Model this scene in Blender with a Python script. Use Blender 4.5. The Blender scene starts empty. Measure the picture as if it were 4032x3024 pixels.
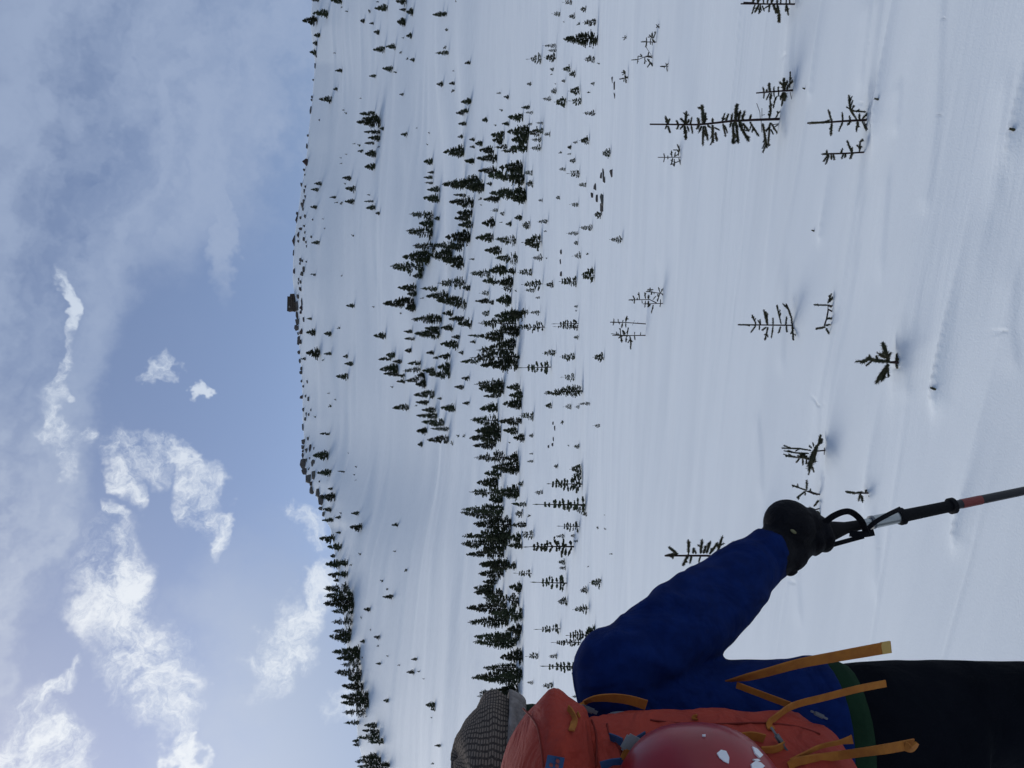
import bpy, bmesh, math, random
import numpy as np
from mathutils import Vector, Matrix

scene = bpy.context.scene
C = scene.collection
F = 3000.0                      # focal length of the photograph in its own pixels (4032 x 3024)
CAM_Z = 1.65

# ------------------------------------------------------------------ camera (phone held on its side: image left is up)
cam_d = bpy.data.cameras.new('camera')
cam = bpy.data.objects.new('camera', cam_d)
C.objects.link(cam)
cam_d.sensor_width = 36.0
cam_d.lens = F / 4032 * 36.0
cam_d.clip_start = 0.05
cam_d.clip_end = 6000
cam.matrix_world = Matrix(((0, 1, 0, 0), (0, 0, -1, 0), (-1, 0, 0, CAM_Z), (0, 0, 0, 1)))
scene.camera = cam

# ------------------------------------------------------------------ light: veiled sun ahead and to the side
SUN_EL = math.radians(38)
SUN_AZ = math.radians(-42)      # measured from +Y towards +X
sd = Vector((math.sin(SUN_AZ) * math.cos(SUN_EL), math.cos(SUN_AZ) * math.cos(SUN_EL), math.sin(SUN_EL)))
sun_d = bpy.data.lights.new('sun', 'SUN')
sun_d.energy = 1.25
sun_d.angle = math.radians(34)
sun_d.color = (1.0, 0.965, 0.89)
sun = bpy.data.objects.new('sun', sun_d)
C.objects.link(sun)
sun.rotation_euler = sd.to_track_quat('Z', 'Y').to_euler()
sun.location = (-40, 40, 60)

vs = scene.view_settings
vs.view_transform = 'Standard'
vs.look = 'None'
vs.exposure = 0.14
vs.gamma = 1.0
vs.use_curve_mapping = False
scene.render.engine = 'CYCLES'
scene.cycles.max_bounces = 4
scene.cycles.diffuse_bounces = 3
scene.cycles.glossy_bounces = 2
scene.cycles.use_adaptive_sampling = True
scene.cycles.adaptive_threshold = 0.02
scene.cycles.use_denoising = True


class NT:
    """small helper for building node trees"""
    def __init__(self, tree):
        self.t = tree
        self.n = tree.nodes
        self.l = tree.links

    def new(self, typ, **kw):
        nd = self.n.new(typ)
        for k, v in kw.items():
            setattr(nd, k, v)
        return nd

    def set(self, sock, v):
        if isinstance(v, bpy.types.NodeSocket):
            self.l.new(v, sock)
        else:
            sock.default_value = v

    def m(self, op, a, b=0.0, c=None, clamp=False):
        nd = self.new('ShaderNodeMath', operation=op, use_clamp=clamp)
        self.set(nd.inputs[0], a)
        self.set(nd.inputs[1], b)
        if c is not None:
            self.set(nd.inputs[2], c)
        return nd.outputs[0]

    def v(self, op, a, b=(0, 0, 0), out=0):
        nd = self.new('ShaderNodeVectorMath', operation=op)
        self.set(nd.inputs[0], a)
        if op == 'SCALE':
            self.set(nd.inputs['Scale'], b)
        else:
            self.set(nd.inputs[1], b)
        return nd.outputs['Value'] if op == 'DOT_PRODUCT' else nd.outputs[0]

    def ramp(self, x, a, b, lo=0.0, hi=1.0, smooth=True):
        nd = self.new('ShaderNodeMapRange', interpolation_type='SMOOTHSTEP' if smooth else 'LINEAR')
        self.set(nd.inputs[0], x)
        for i, val in enumerate((a, b, lo, hi)):
            self.set(nd.inputs[1 + i], val)
        return nd.outputs[0]

    def noise(self, vec, scale, detail=5.0, rough=0.55, dist=0.0):
        nd = self.new('ShaderNodeTexNoise')
        self.set(nd.inputs['Vector'], vec)
        nd.inputs['Scale'].default_value = scale
        nd.inputs['Detail'].default_value = detail
        nd.inputs['Roughness'].default_value = rough
        nd.inputs['Distortion'].default_value = dist
        return nd.outputs[0]

    def mix(self, f, a, b):
        nd = self.new('ShaderNodeMix', data_type='RGBA')
        self.set(nd.inputs[0], f)
        self.set(nd.inputs[6], a)
        self.set(nd.inputs[7], b)
        return nd.outputs[2]


def pix_dir(px, py):
    return Vector(((1512 - py) / F, 1.0, (2016 - px) / F)).normalized()


# ------------------------------------------------------------------ sky: Nishita blue with drifting cloud
world = bpy.data.worlds.new('World')
scene.world = world
world.use_nodes = True
world.cycles.sampling_method = 'MANUAL'
world.cycles.sample_map_resolution = 512
W = NT(world.node_tree)
W.n.clear()
sky = W.new('ShaderNodeTexSky', sky_type='NISHITA')
sky.sun_disc = False
sky.sun_elevation = SUN_EL
sky.sun_rotation = SUN_AZ
sky.altitude = 1800
sky.air_density = 1.0
sky.dust_density = 2.0
sky.ozone_density = 1.6
D = W.new('ShaderNodeTexCoord').outputs['Generated']


def blob(px, py, ang, r1, r2):
    """squared distance (1 at the rim) from a patch of sky; ang = tilt of the long axis, radii in photo pixels"""
    c = pix_dir(px, py)
    e1 = pix_dir(px + 40 * math.cos(ang), py + 40 * math.sin(ang)) - c
    e1 = (e1 - c * e1.dot(c)).normalized() * (F / r1)
    e2 = c.cross(e1).normalized() * (F / r2)
    u = W.m('SUBTRACT', W.v('DOT_PRODUCT', DW, tuple(e1)), c.dot(e1))
    w = W.m('SUBTRACT', W.v('DOT_PRODUCT', DW, tuple(e2)), c.dot(e2))
    return W.m('MULTIPLY_ADD', u, u, W.m('MULTIPLY', w, w))


def total(lst):
    s = lst[0]
    for x in lst[1:]:
        s = W.m('MINIMUM', s, x)
    return W.m('MULTIPLY', W.ramp(s, 0.0, 1.0, 1.0, 0.0), ahead)


warp = W.new('ShaderNodeTexNoise')
W.set(warp.inputs['Vector'], D)
warp.inputs['Scale'].default_value = 8.0
warp.inputs['Detail'].default_value = 5.0
warp.inputs['Roughness'].default_value = 0.62
DW = W.v('ADD', D, W.v('SCALE', W.v('SUBTRACT', warp.outputs[1], (0.5, 0.5, 0.5)), 0.15))
n_tex = W.noise(DW, 13.0, 6.0, 0.70)
n_fine = n_tex
# stretched coordinates for the high streaky veil
e_long = (pix_dir(300, 1500) - pix_dir(700, 0)).normalized()
along = W.v('DOT_PRODUCT', D, tuple(e_long))
DS = W.v('SUBTRACT', DW, W.v('SCALE', tuple(e_long), W.m('MULTIPLY', along, 0.84)))
n_str = W.noise(DS, 8.0, 4.0, 0.55)
n_soft = W.noise(D, 2.6, 2.0, 0.5)

R = math.radians
ahead = W.m('GREATER_THAN', W.v('DOT_PRODUCT', D, (0, 1, 0)), 0.2)
puffs = total([
    blob(470, 2330, R(64), 304, 188), blob(600, 2620, R(66), 304, 160), blob(690, 2800, R(60), 120, 88),
    blob(550, 1790, R(20), 152, 112), blob(690, 1760, R(30), 129, 60), blob(500, 1900, R(75), 120, 60),
    blob(800, 1930, R(70), 193, 88), blob(880, 2080, R(75), 110, 56), blob(430, 2060, R(80), 64, 48),
    blob(1090, 2470, R(118), 267, 120), blob(1200, 2270, R(120), 184, 88), blob(1060, 2560, R(0), 175, 88),
    blob(255, 1690, R(85), 193, 50), blob(320, 1720, R(10), 92, 48), blob(230, 1200, R(95), 175, 36),
    blob(235, 1450, R(86), 147, 34), blob(660, 1480, R(40), 55, 38), blob(790, 1550, R(40), 44, 29),
    blob(200, 2960, R(70), 304, 152), blob(60, 3010, R(80), 184, 120),
    blob(740, 2960, R(40), 120, 56), blob(200, 2690, R(150), 147, 44), blob(1330, 2770, R(0), 110, 88),
    blob(1215, 2050, R(20), 120, 72)])
torn = W.m('MULTIPLY', W.m('SUBTRACT', n_tex, 0.33), 3.3, clamp=True)
puff_d = W.m('MULTIPLY', W.ramp(W.m('MULTIPLY', puffs, torn), 0.0, 0.85), 0.86)
veil_mask = total([
    blob(560, 250, R(100), 900, 560), blob(250, 760, R(110), 1000, 420), blob(900, 500, R(92), 700, 90),
    blob(30, 1600, R(95), 1100, 330), blob(700, -300, R(90), 1200, 900)])
veil_d = W.m('MULTIPLY', W.ramp(n_str, 0.34, 0.66), W.ramp(veil_mask, 0.0, 0.75))
veil_d = W.m('MULTIPLY', veil_d, 0.85)
glow = total([blob(1330, 3000, R(70), 900, 620), blob(1180, 2700, R(70), 700, 420)])
glow_d = W.m('MULTIPLY', glow, 0.8)
# the same broken high cloud goes on round the rest of the sky
rest = W.m('MULTIPLY', W.ramp(W.m('ADD', W.m('MULTIPLY', n_soft, 0.7), W.m('MULTIPLY', n_tex, 0.3)), 0.42, 0.66), 0.6)
infront = W.ramp(W.v('DOT_PRODUCT', D, tuple(pix_dir(600, 1512))), 0.76, 0.86, 1.0, 0.1)
rest = W.m('MULTIPLY', rest, infront)
thin = W.m('MAXIMUM', W.m('MAXIMUM', veil_d, glow_d), rest)
thin = W.m('ADD', W.m('MULTIPLY', thin, 0.80), 0.17)

bg_sky = W.new('ShaderNodeBackground')
vt = W.new('ShaderNodeMix', data_type='RGBA', blend_type='MULTIPLY')
vt.inputs[0].default_value = 1.0
W.l.new(sky.outputs[0], vt.inputs[6])
vt.inputs[7].default_value = (1.0, 0.985, 1.05, 1)          # slightly violet high-altitude blue
W.l.new(vt.outputs[2], bg_sky.inputs[0])
bg_sky.inputs[1].default_value = 0.080
bg_thin = W.new('ShaderNodeBackground')
bg_thin.inputs[1].default_value = 0.92
bg_puff = W.new('ShaderNodeBackground')
lit = W.ramp(W.v('DOT_PRODUCT', D, tuple(sd)), 0.70, 0.95)
shade = W.ramp(n_fine, 0.35, 0.62)
pc = W.mix(W.m('MULTIPLY', W.m('ADD', W.m('MULTIPLY', shade, 0.6), 0.4), lit), (0.55, 0.63, 0.75, 1), (0.86, 0.89, 0.92, 1))
W.l.new(pc, bg_puff.inputs[0])
W.l.new(W.mix(W.ramp(W.v('DOT_PRODUCT', D, tuple(sd)), 0.80, 1.0), (0.345, 0.425, 0.59, 1), (0.72, 0.77, 0.85, 1)), bg_thin.inputs[0])
bg_puff.inputs[1].default_value = 0.98
mx1 = W.new('ShaderNodeMixShader')
W.l.new(thin, mx1.inputs[0]); W.l.new(bg_sky.outputs[0], mx1.inputs[1]); W.l.new(bg_thin.outputs[0], mx1.inputs[2])
mx2 = W.new('ShaderNodeMixShader')
W.l.new(puff_d, mx2.inputs[0]); W.l.new(mx1.outputs[0], mx2.inputs[1]); W.l.new(bg_puff.outputs[0], mx2.inputs[2])
wo = W.new('ShaderNodeOutputWorld')
W.l.new(mx2.outputs[0], wo.inputs[0])


# ------------------------------------------------------------------ helpers
def tag(o, label=None, cat=None, group=None, kind=None):
    if label: o['label'] = label
    if cat: o['category'] = cat
    if group: o['group'] = group
    if kind: o['kind'] = kind
    return o


def mesh(name, verts, faces, mat=None, smooth=False):
    me = bpy.data.meshes.new(name)
    me.from_pydata([tuple(v) for v in verts], [], faces)
    if mat: me.materials.append(mat)
    if smooth:
        me.polygons.foreach_set('use_smooth', [True] * len(me.polygons))
    me.update()
    return me


def link(name, data, parent=None, loc=None):
    o = bpy.data.objects.new(name, data)
    C.objects.link(o)
    if parent: o.parent = parent
    if loc is not None: o.location = loc
    return o


def material(name, color, rough=0.8, spec=0.3, var=0.0, bump=0.0, bscale=40.0, color2=None, cscale=8.0, rand=0.0, coat=0.0, fold=0.0, fscale=9.0):
    mt = bpy.data.materials.new(name)
    mt.use_nodes = True
    T = NT(mt.node_tree)
    bs = T.n['Principled BSDF']
    bs.inputs['Roughness'].default_value = rough
    bs.inputs['Specular IOR Level'].default_value = spec
    bs.inputs['Coat Weight'].default_value = coat
    col = (*color, 1)
    tc = T.new('ShaderNodeTexCoord').outputs['Object']
    if color2 or var:
        c2 = (*(color2 or tuple(c * (1 - var) for c in color)), 1)
        f = T.ramp(T.noise(tc, cscale, 6, 0.6), 0.35, 0.65)
        col = T.mix(f, col, c2)
    if rand:
        oi = T.new('ShaderNodeObjectInfo').outputs['Random']
        hs = T.new('ShaderNodeHueSaturation')
        T.set(hs.inputs['Hue'], T.m('ADD', T.m('MULTIPLY', oi, 0.05), 0.475))
        T.set(hs.inputs['Value'], T.m('ADD', T.m('MULTIPLY', oi, 2 * rand), 1 - rand))
        T.set(hs.inputs['Color'], col)
        col = hs.outputs[0]
    T.set(bs.inputs['Base Color'], col)
    if bump:
        bp = T.new('ShaderNodeBump')
        bp.inputs['Strength'].default_value = bump
        bp.inputs['Distance'].default_value = 0.01
        T.set(bp.inputs['Height'], T.noise(tc, bscale, 6, 0.65))
        if fold:                                   # broad soft creases under the weave
            b2 = T.new('ShaderNodeBump')
            b2.inputs['Strength'].default_value = fold
            b2.inputs['Distance'].default_value = 0.035
            T.set(b2.inputs['Height'], T.noise(tc, fscale, 3, 0.5, 0.8))
            T.l.new(b2.outputs[0], bp.inputs['Normal'])
        T.l.new(bp.outputs[0], bs.inputs['Normal'])
    return mt


# ------------------------------------------------------------------ terrain
_rng = np.random.default_rng(11)
_tab = _rng.random((256, 256))


def vn(x, y, off=0):
    """smooth value noise, -1..1"""
    x = np.asarray(x, float) + off * 17.3
    y = np.asarray(y, float) + off * 9.1
    xi = np.floor(x).astype(int); yi = np.floor(y).astype(int)
    fx = x - xi; fy = y - yi
    fx = fx * fx * fx * (fx * (fx * 6 - 15) + 10); fy = fy * fy * fy * (fy * (fy * 6 - 15) + 10)
    a = _tab[xi & 255, yi & 255]; b = _tab[(xi + 1) & 255, yi & 255]
    c = _tab[xi & 255, (yi + 1) & 255]; d = _tab[(xi + 1) & 255, (yi + 1) & 255]
    return ((a * (1 - fx) + b * fx) * (1 - fy) + (c * (1 - fx) + d * fx) * fy) * 2 - 1


# skyline of the snow: photo row (py) -> photo column (px) and how far off the crest is, in metres
CREST = np.array([
    (-300, 1230, 640), (0, 1230, 620), (100, 1224, 620), (250, 1238, 620), (380, 1228, 620), (530, 1213, 620), (600, 1209, 620),
    (650, 1203, 620), (750, 1186, 620), (850, 1172, 620), (930, 1161, 620), (1000, 1156, 620), (1100, 1152, 620), (1180, 1160, 620),
    (1250, 1168, 620), (1350, 1174, 620), (1500, 1186, 620), (1650, 1188, 615), (1800, 1192, 600), (1850, 1200, 585), (1900, 1216, 565),
    (1950, 1246, 535), (2000, 1268, 505), (2050, 1286, 480), (2080, 1304, 465), (2150, 1318, 440), (2250, 1334, 415), (2400, 1350, 390),
    (2500, 1358, 375), (2600, 1374, 360), (2700, 1392, 345), (2800, 1402, 335), (2900, 1408, 325), (2950, 1416, 320), (3024, 1432, 315),
    (3300, 1470, 300)], float)
_cb = ((1512 - CREST[:, 0]) / F)[::-1]
_cy = CREST[:, 2][::-1]
_k2 = np.hanning(81); _k2 /= _k2.sum()
_f2 = np.linspace(-0.7, 0.7, 561)
_cyS = np.interp(_cb, _f2, np.convolve(np.pad(np.interp(_f2, _cb, _cy), 40, mode='edge'), _k2, mode='valid'))
_cz = CAM_Z + ((2016 - CREST[:, 1]) / F)[::-1] * _cyS
_fb = np.linspace(-0.7, 0.7, 561)


def _sm(vals, n):
    k = np.hanning(n); k /= k.sum()
    return np.convolve(np.pad(np.interp(_fb, _cb, vals), n // 2, mode='edge'), k, mode='valid')


_sy = _sm(_cy, 81); _sz = _sm(_cz, 101)       # broad shape of the hill
_ez = _sm(_cz, 5)                              # skyline itself
_by = np.linspace(0, 100, 401)
_bz = np.interp(_by, [0, 3, 10, 20, 32, 45, 60, 80, 100], [0, 0, -0.12, -0.55, -1.1, -1.35, -1.15, -0.3, 0.9])
_k = np.hanning(41); _k /= _k.sum()
_bz = np.convolve(np.pad(_bz, 20, mode='edge'), _k, mode='valid')
_bz -= _bz[0]
WIND = math.radians(-20)
FOOT = 92.0
# wind-carved bumps with a tail: (px, py, height, radius, tail)
DRIFTS = [(3690, 1530, 0.05, 0.07, 0.55), (3175, 350, 0.02, 0.05, 0.35), (3205, 910, 0.02, 0.05, 0.3), (3990, 520, 0.035, 0.09, 0.6),
          (3560, 1440, 0.03, 0.14, 0.5), (3770, 2085, 0.04, 0.06, 0.25), (3440, 430, 0.05, 0.12, 0.8), (3420, 1910, 0.03, 0.09, 0.45),
          (3255, 1780, 0.04, 0.16, 0.5), (3850, 1650, 0.02, 0.2, 0.7), (3650, 1150, 0.015, 0.2, 0.9), (3880, 900, 0.02, 0.22, 1.1)]
_dr = []
for _px, _py, _h, _r, _t in DRIFTS:
    _y = CAM_Z * F / (_px - 2016)
    _dr.append(((1512 - _py) / F * _y, _y, _h, _r, _t))
CW, SW = math.cos(WIND), math.sin(WIND)


# thin wind-cut edges in the crust close by: photo polylines, height in metres
EDGES = [([(3180, 1950), (3215, 1600), (3260, 1300), (3300, 1100), (3330, 900), (3360, 650), (3386, 400), (3420, 150), (3450, -100)], 0.014),
         ([(3210, 1900), (3240, 1600), (3292, 1250), (3342, 950), (3382, 700)], 0.009), ([(3236, 1850), (3272, 1500), (3322, 1200), (3368, 930)], 0.010),
         ([(3744, -100), (3740, 80), (3723, 455), (3700, 680), (3675, 868)], 0.008), ([(3551, 296), (3549, 420), (3537, 550)], 0.007),
         ([(3514, 620), (3500, 880), (3482, 1143)], 0.008), ([(3400, -60), (3375, 150), (3344, 413)], 0.012), ([(3425, 0), (3400, 160), (3385, 330)], 0.010),
         ([(3990, 206), (3955, 520), (3909, 881)], 0.008), ([(3980, 1000), (3960, 1300), (3985, 1500)], 0.006), ([(2580, 690), (2566, 900), (2552, 1100)], 0.02),
         ([(3100, 0), (3085, 200), (3080, 420)], 0.012), ([(3430, 1950), (3442, 2150), (3436, 2400)], 0.008), ([(3085, 1000), (3070, 1300), (3062, 1500)], 0.010),
         ([(3130, 2500), (3115, 2300), (3118, 2150)], 0.008), ([(2990, 2000), (2985, 1800), (2970, 1600)], 0.010), ([(3600, 1200), (3580, 1450), (3590, 1600)], 0.005)]
_edges = []
for _pl, _h in EDGES:
    _w = [((1512 - b_) / F * CAM_Z * F / (a_ - 2016), CAM_Z * F / (a_ - 2016)) for a_, b_ in _pl]
    for _i in range(len(_w) - 1):
        _edges.append((_w[_i], _w[_i + 1], _h, _i == 0, _i == len(_w) - 2))


def crust_edges(x, y):
    out = np.zeros_like(x)
    for (x0, y0), (x1, y1), h, first, last in _edges:
        dx, dy = x1 - x0, y1 - y0
        LL = math.hypot(dx, dy)
        t = ((x - x0) * dx + (y - y0) * dy) / (LL * LL)
        fade = np.ones_like(x)
        if first: fade = fade * sst(t, 0.0, 0.5)
        if last: fade = fade * (1 - sst(t, 0.5, 1.0))
        d = ((x - x0) * -dy + (y - y0) * dx) / LL
        sg = 0.008 * (y0 + y1) * 0.5
        p = np.where(d * (1 if dx > 0 else -1) > 0, np.exp(-(d / (sg * 3.5)) ** 2), np.exp(-(d / sg) ** 2))
        out = np.maximum(out, np.where((t >= 0) & (t <= 1), p * h * fade, 0))
    return out


def sst(x, a, b):
    t = np.clip((x - a) / (b - a), 0, 1)
    return t * t * (3 - 2 * t)


def crest_y(b):
    return np.interp(b, _fb, _sy)


def ground(x, y):
    x = np.asarray(x, float); y = np.asarray(y, float)
    yy = np.maximum(y, 1e-3)
    b = np.clip(x / yy, -0.62, 0.62)
    Yr = np.interp(b, _fb, _sy); Zr = np.interp(b, _fb, _sz)
    dZ = np.interp(b, _fb, _ez) - Zr
    z = np.interp(np.clip(y, 0, 100), _by, _bz)
    s = (y - FOOT) / (Yr - FOOT)
    sc = np.clip(s, 0, 1)
    z = z + (Zr - 0.9) * sc ** 1.6 + dZ * sst(s, 0.72, 1.0)
    back = np.maximum(y - Yr, 0)
    z = z - np.minimum(back * 0.28, 110)
    r = np.hypot(x, y)
    u = x * CW + y * SW; w = -x * SW + y * CW
    far = sst(r, 110, 230) * (1 - 0.75 * sst(s, 0.82, 1.0))
    z = z + far * (2.8 * vn(x / 65, y / 45, 1) + 0.8 * vn(x / 90 + y / 60, y / 19 + 0.8 * vn(x / 50, y / 50, 22), 2) + 0.45 * vn(x / 50 + y / 30, y / 7.5, 3) * sst(vn(x / 60, y / 40, 15), -0.2, 0.5))
    mid = sst(r, 9, 30) * (1 - sst(r, 130, 240))
    z = z + mid * (0.28 * vn(u / 17, w / 6, 4) + 0.12 * vn(u / 9, w / 2.8 + 0.6 * vn(u / 7, w / 5, 21), 5) + 0.04 * vn(u / 5, w / 1.1, 9) * sst(vn(u / 12, w / 5, 17), -0.1, 0.5))
    nearm = sst(r, 1.2, 2.6) * (1 - sst(r, 40, 90))
    z = z + nearm * (0.035 * vn(u / 3.2 + 0.25 * vn(u / 2, w / 1.5, 19), w / 0.9 + 0.5 * vn(u / 2.4, w / 2.0, 18), 6) + 0.012 * vn(u / 1.9, w / 0.28, 7) * sst(vn(u / 5, w / 2, 16), 0.0, 0.6))
    lines = np.abs(vn(u / 7.0, w / 0.55, 12))
    z = z + nearm * 0.006 * (1 - sst(lines, 0.0, 0.12)) * sst(vn(u / 4, w / 3, 13), 0.05, 0.4)
    if x.ndim:
        mk = (y > 1.4) & (y < 10.5) & (np.abs(x) < 0.7 * y + 0.5)
        if mk.any():
            z = np.array(z)
            z[mk] += crust_edges(x[mk], y[mk])
    for dx, dy, h, rad, tail in _dr:
        du = (x - dx) * CW + (y - dy) * SW; dw = -(x - dx) * SW + (y - dy) * CW
        ex = np.where(du > 0, du / tail, du / (rad * 1.3))
        sharp = rad * (0.55 + 0.9 * np.clip(du / tail, 0, 1))
        z = z + h * np.exp(-ex * ex) * np.exp(-np.abs(dw) / sharp)
    return z


def hit(px, py):
    """where the ray through a photo pixel meets the snow: (x, y, z)"""
    b = (1512 - py) / F; a = (px - 2016) / F
    ym = float(crest_y(b))
    ys = np.concatenate([np.geomspace(1.2, 95, 900), np.linspace(95, ym, 1600)[1:]])
    g = ground(b * ys, ys) - (CAM_Z - a * ys)
    i = np.argmax(g >= 0)
    if g[i] < 0:
        y = ym
    elif i == 0:
        y = ys[0]
    else:
        t = g[i - 1] / (g[i - 1] - g[i])
        y = ys[i - 1] + t * (ys[i] - ys[i - 1])
    return Vector((b * y, y, float(ground(b * y, y))))


def at(px, py, y):
    return Vector(((1512 - py) / F * y, y, CAM_Z - (px - 2016) / F * y))


# snow
snow = bpy.data.materials.new('snow')
snow.use_nodes = True
T = NT(snow.node_tree)
bs = T.n['Principled BSDF']
bs.inputs['Roughness'].default_value = 0.62
bs.inputs['Specular IOR Level'].default_value = 0.25
pos = T.new('ShaderNodeNewGeometry').outputs['Position']


def wind_map(sx, sy, rot=WIND):
    mp = T.new('ShaderNodeMapping', vector_type='TEXTURE')
    T.l.new(pos, mp.inputs['Vector'])
    mp.inputs['Rotation'].default_value = (0, 0, rot)
    mp.inputs['Scale'].default_value = (sx, sy, 1.0)
    return mp.outputs[0]


grain = T.noise(wind_map(1, 1), 130, 3, 0.6)
rip = T.noise(wind_map(1.6, 0.22), 1.0, 4, 0.55)
rip2 = T.noise(wind_map(0.6, 0.05), 1.0, 2, 0.5)
slab = T.noise(wind_map(14, 3.0, 0.15), 1.0, 4, 0.55)
dist = T.v('LENGTH', pos)
dist = dist.node.outputs['Value']
nearf = T.ramp(dist, 25, 90, 1.0, 0.0)
patch = T.ramp(T.noise(wind_map(5, 1.6), 1.0, 2, 0.5), 0.42, 0.68)
h = T.m('ADD', T.m('MULTIPLY', T.m('MULTIPLY', rip, T.ramp(patch, 0.0, 1.0, 0.35, 1.0)), 0.026), T.m('MULTIPLY', T.m('MULTIPLY', rip2, patch), 0.018))
h = T.m('MULTIPLY', h, nearf)
h = T.m('ADD', h, T.m('MULTIPLY', grain, T.m('MULTIPLY', T.ramp(dist, 3, 14, 1.0, 0.0), 0.0028)))
h = T.m('ADD', h, T.m('MULTIPLY', slab, T.m('MULTIPLY', T.ramp(dist, 40, 140), 0.20)))
bp = T.new('ShaderNodeBump')
bp.inputs['Strength'].default_value = 0.55
bp.inputs['Distance'].default_value = 1.0
T.set(bp.inputs['Height'], h)
T.l.new(bp.outputs[0], bs.inputs['Normal'])
tint = T.mix(T.ramp(T.noise(wind_map(3.2, 0.5), 1.0, 5, 0.6), 0.35, 0.7), (0.855, 0.90, 0.91, 1), (0.805, 0.852, 0.868, 1))
T.set(bs.inputs['Base Color'], tint)

ths = list(np.arange(-34.0, 34.01, 0.11))
e = 34.1
st = 0.4
while e < 180:
    ths.append(e); ths.insert(0, -e)
    e += st
    st = min(st * 1.35, 9.0)
ths = np.array(ths)
rows = list(np.concatenate([np.geomspace(0.35, 2.2, 80)[:-1], np.geomspace(2.2, 7.5, 250)[:-1], np.geomspace(7.5, FOOT, 230)]))
S_ROWS = np.linspace(0, 1, 251)[1:]
B_ROWS = np.array([4, 10, 20, 40, 80, 140, 220, 340, 520, 800, 1300, 2200.])
nt, nr = len(ths), len(rows) + len(S_ROWS) + len(B_ROWS)
GX = np.zeros((nr, nt)); GY = np.zeros((nr, nt))
for j, th in enumerate(ths):
    t = math.radians(th)
    tc_ = math.radians(max(-34.0, min(34.0, th)))
    yr = float(crest_y(math.tan(tc_)))
    ycol = np.concatenate([rows, FOOT + S_ROWS * (yr - FOOT), yr + B_ROWS])
    if abs(th) <= 34.05:
        GX[:, j] = ycol * math.tan(t); GY[:, j] = ycol
    else:
        rho = ycol / math.cos(tc_)
        GX[:, j] = rho * math.sin(t); GY[:, j] = rho * math.cos(t)
GZ = ground(GX, GY)
co = np.stack([GX, GY, GZ], -1).reshape(-1, 3)
co = np.vstack([co, [[0, 0, float(ground(0.0, 0.0))]]])
ii, jj = np.meshgrid(np.arange(nr - 1), np.arange(nt), indexing='ij')
j2 = (jj + 1) % nt
quads = np.stack([ii * nt + jj, ii * nt + j2, (ii + 1) * nt + j2, (ii + 1) * nt + jj], -1).reshape(-1, 4)
tris = np.stack([np.full(nt, nr * nt), np.arange(nt), (np.arange(nt) + 1) % nt], -1)[:, ::-1]
me = bpy.data.meshes.new('snow_ground')
me.vertices.add(len(co)); me.vertices.foreach_set('co', co.astype(np.float32).ravel())
nl = quads.size + tris.size
me.loops.add(nl)
me.loops.foreach_set('vertex_index', np.concatenate([quads.ravel(), tris.ravel()]).astype(np.int32))
me.polygons.add(len(quads) + len(tris))
starts = np.concatenate([np.arange(len(quads)) * 4, quads.size + np.arange(len(tris)) * 3])
me.polygons.foreach_set('loop_start', starts.astype(np.int32))
me.polygons.foreach_set('use_smooth', np.ones(len(quads) + len(tris), bool))
me.update(calc_edges=True)
me.validate()
me.materials.append(snow)
gr = link('snow_ground', me)
tag(gr, 'smooth wind-packed snow rising to a bare ridge', kind='structure')

# ------------------------------------------------------------------ materials for the living things and rocks
M_NEEDLE = material('spruce_needles', (0.026, 0.035, 0.018), 0.75, 0.2, color2=(0.048, 0.054, 0.024), cscale=5.0, rand=0.35)
M_NEEDLE_NEAR = material('spruce_needles_close', (0.034, 0.040, 0.020), 0.7, 0.25, color2=(0.085, 0.072, 0.036), cscale=14.0)
M_BARK = material('spruce_bark', (0.045, 0.033, 0.028), 0.9, 0.15, var=0.5, bump=0.5, bscale=60)
M_TWIG = material('reddish_twig', (0.050, 0.030, 0.028), 0.85, 0.2, var=0.4)
M_ROCK = material('dark_rock', (0.060, 0.055, 0.052), 0.9, 0.2, color2=(0.11, 0.095, 0.085), cscale=0.9, bump=0.8, bscale=3.0, rand=0.25)
M_ROCK_RED = material('reddish_rock', (0.115, 0.070, 0.058), 0.9, 0.2, color2=(0.065, 0.048, 0.043), cscale=0.8, bump=0.8, bscale=3.0, rand=0.2)
M_ROCK_PALE = material('pale_rock', (0.20, 0.185, 0.165), 0.9, 0.2, color2=(0.10, 0.095, 0.085), cscale=0.8, bump=0.8, bscale=3.0, rand=0.2)


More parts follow.
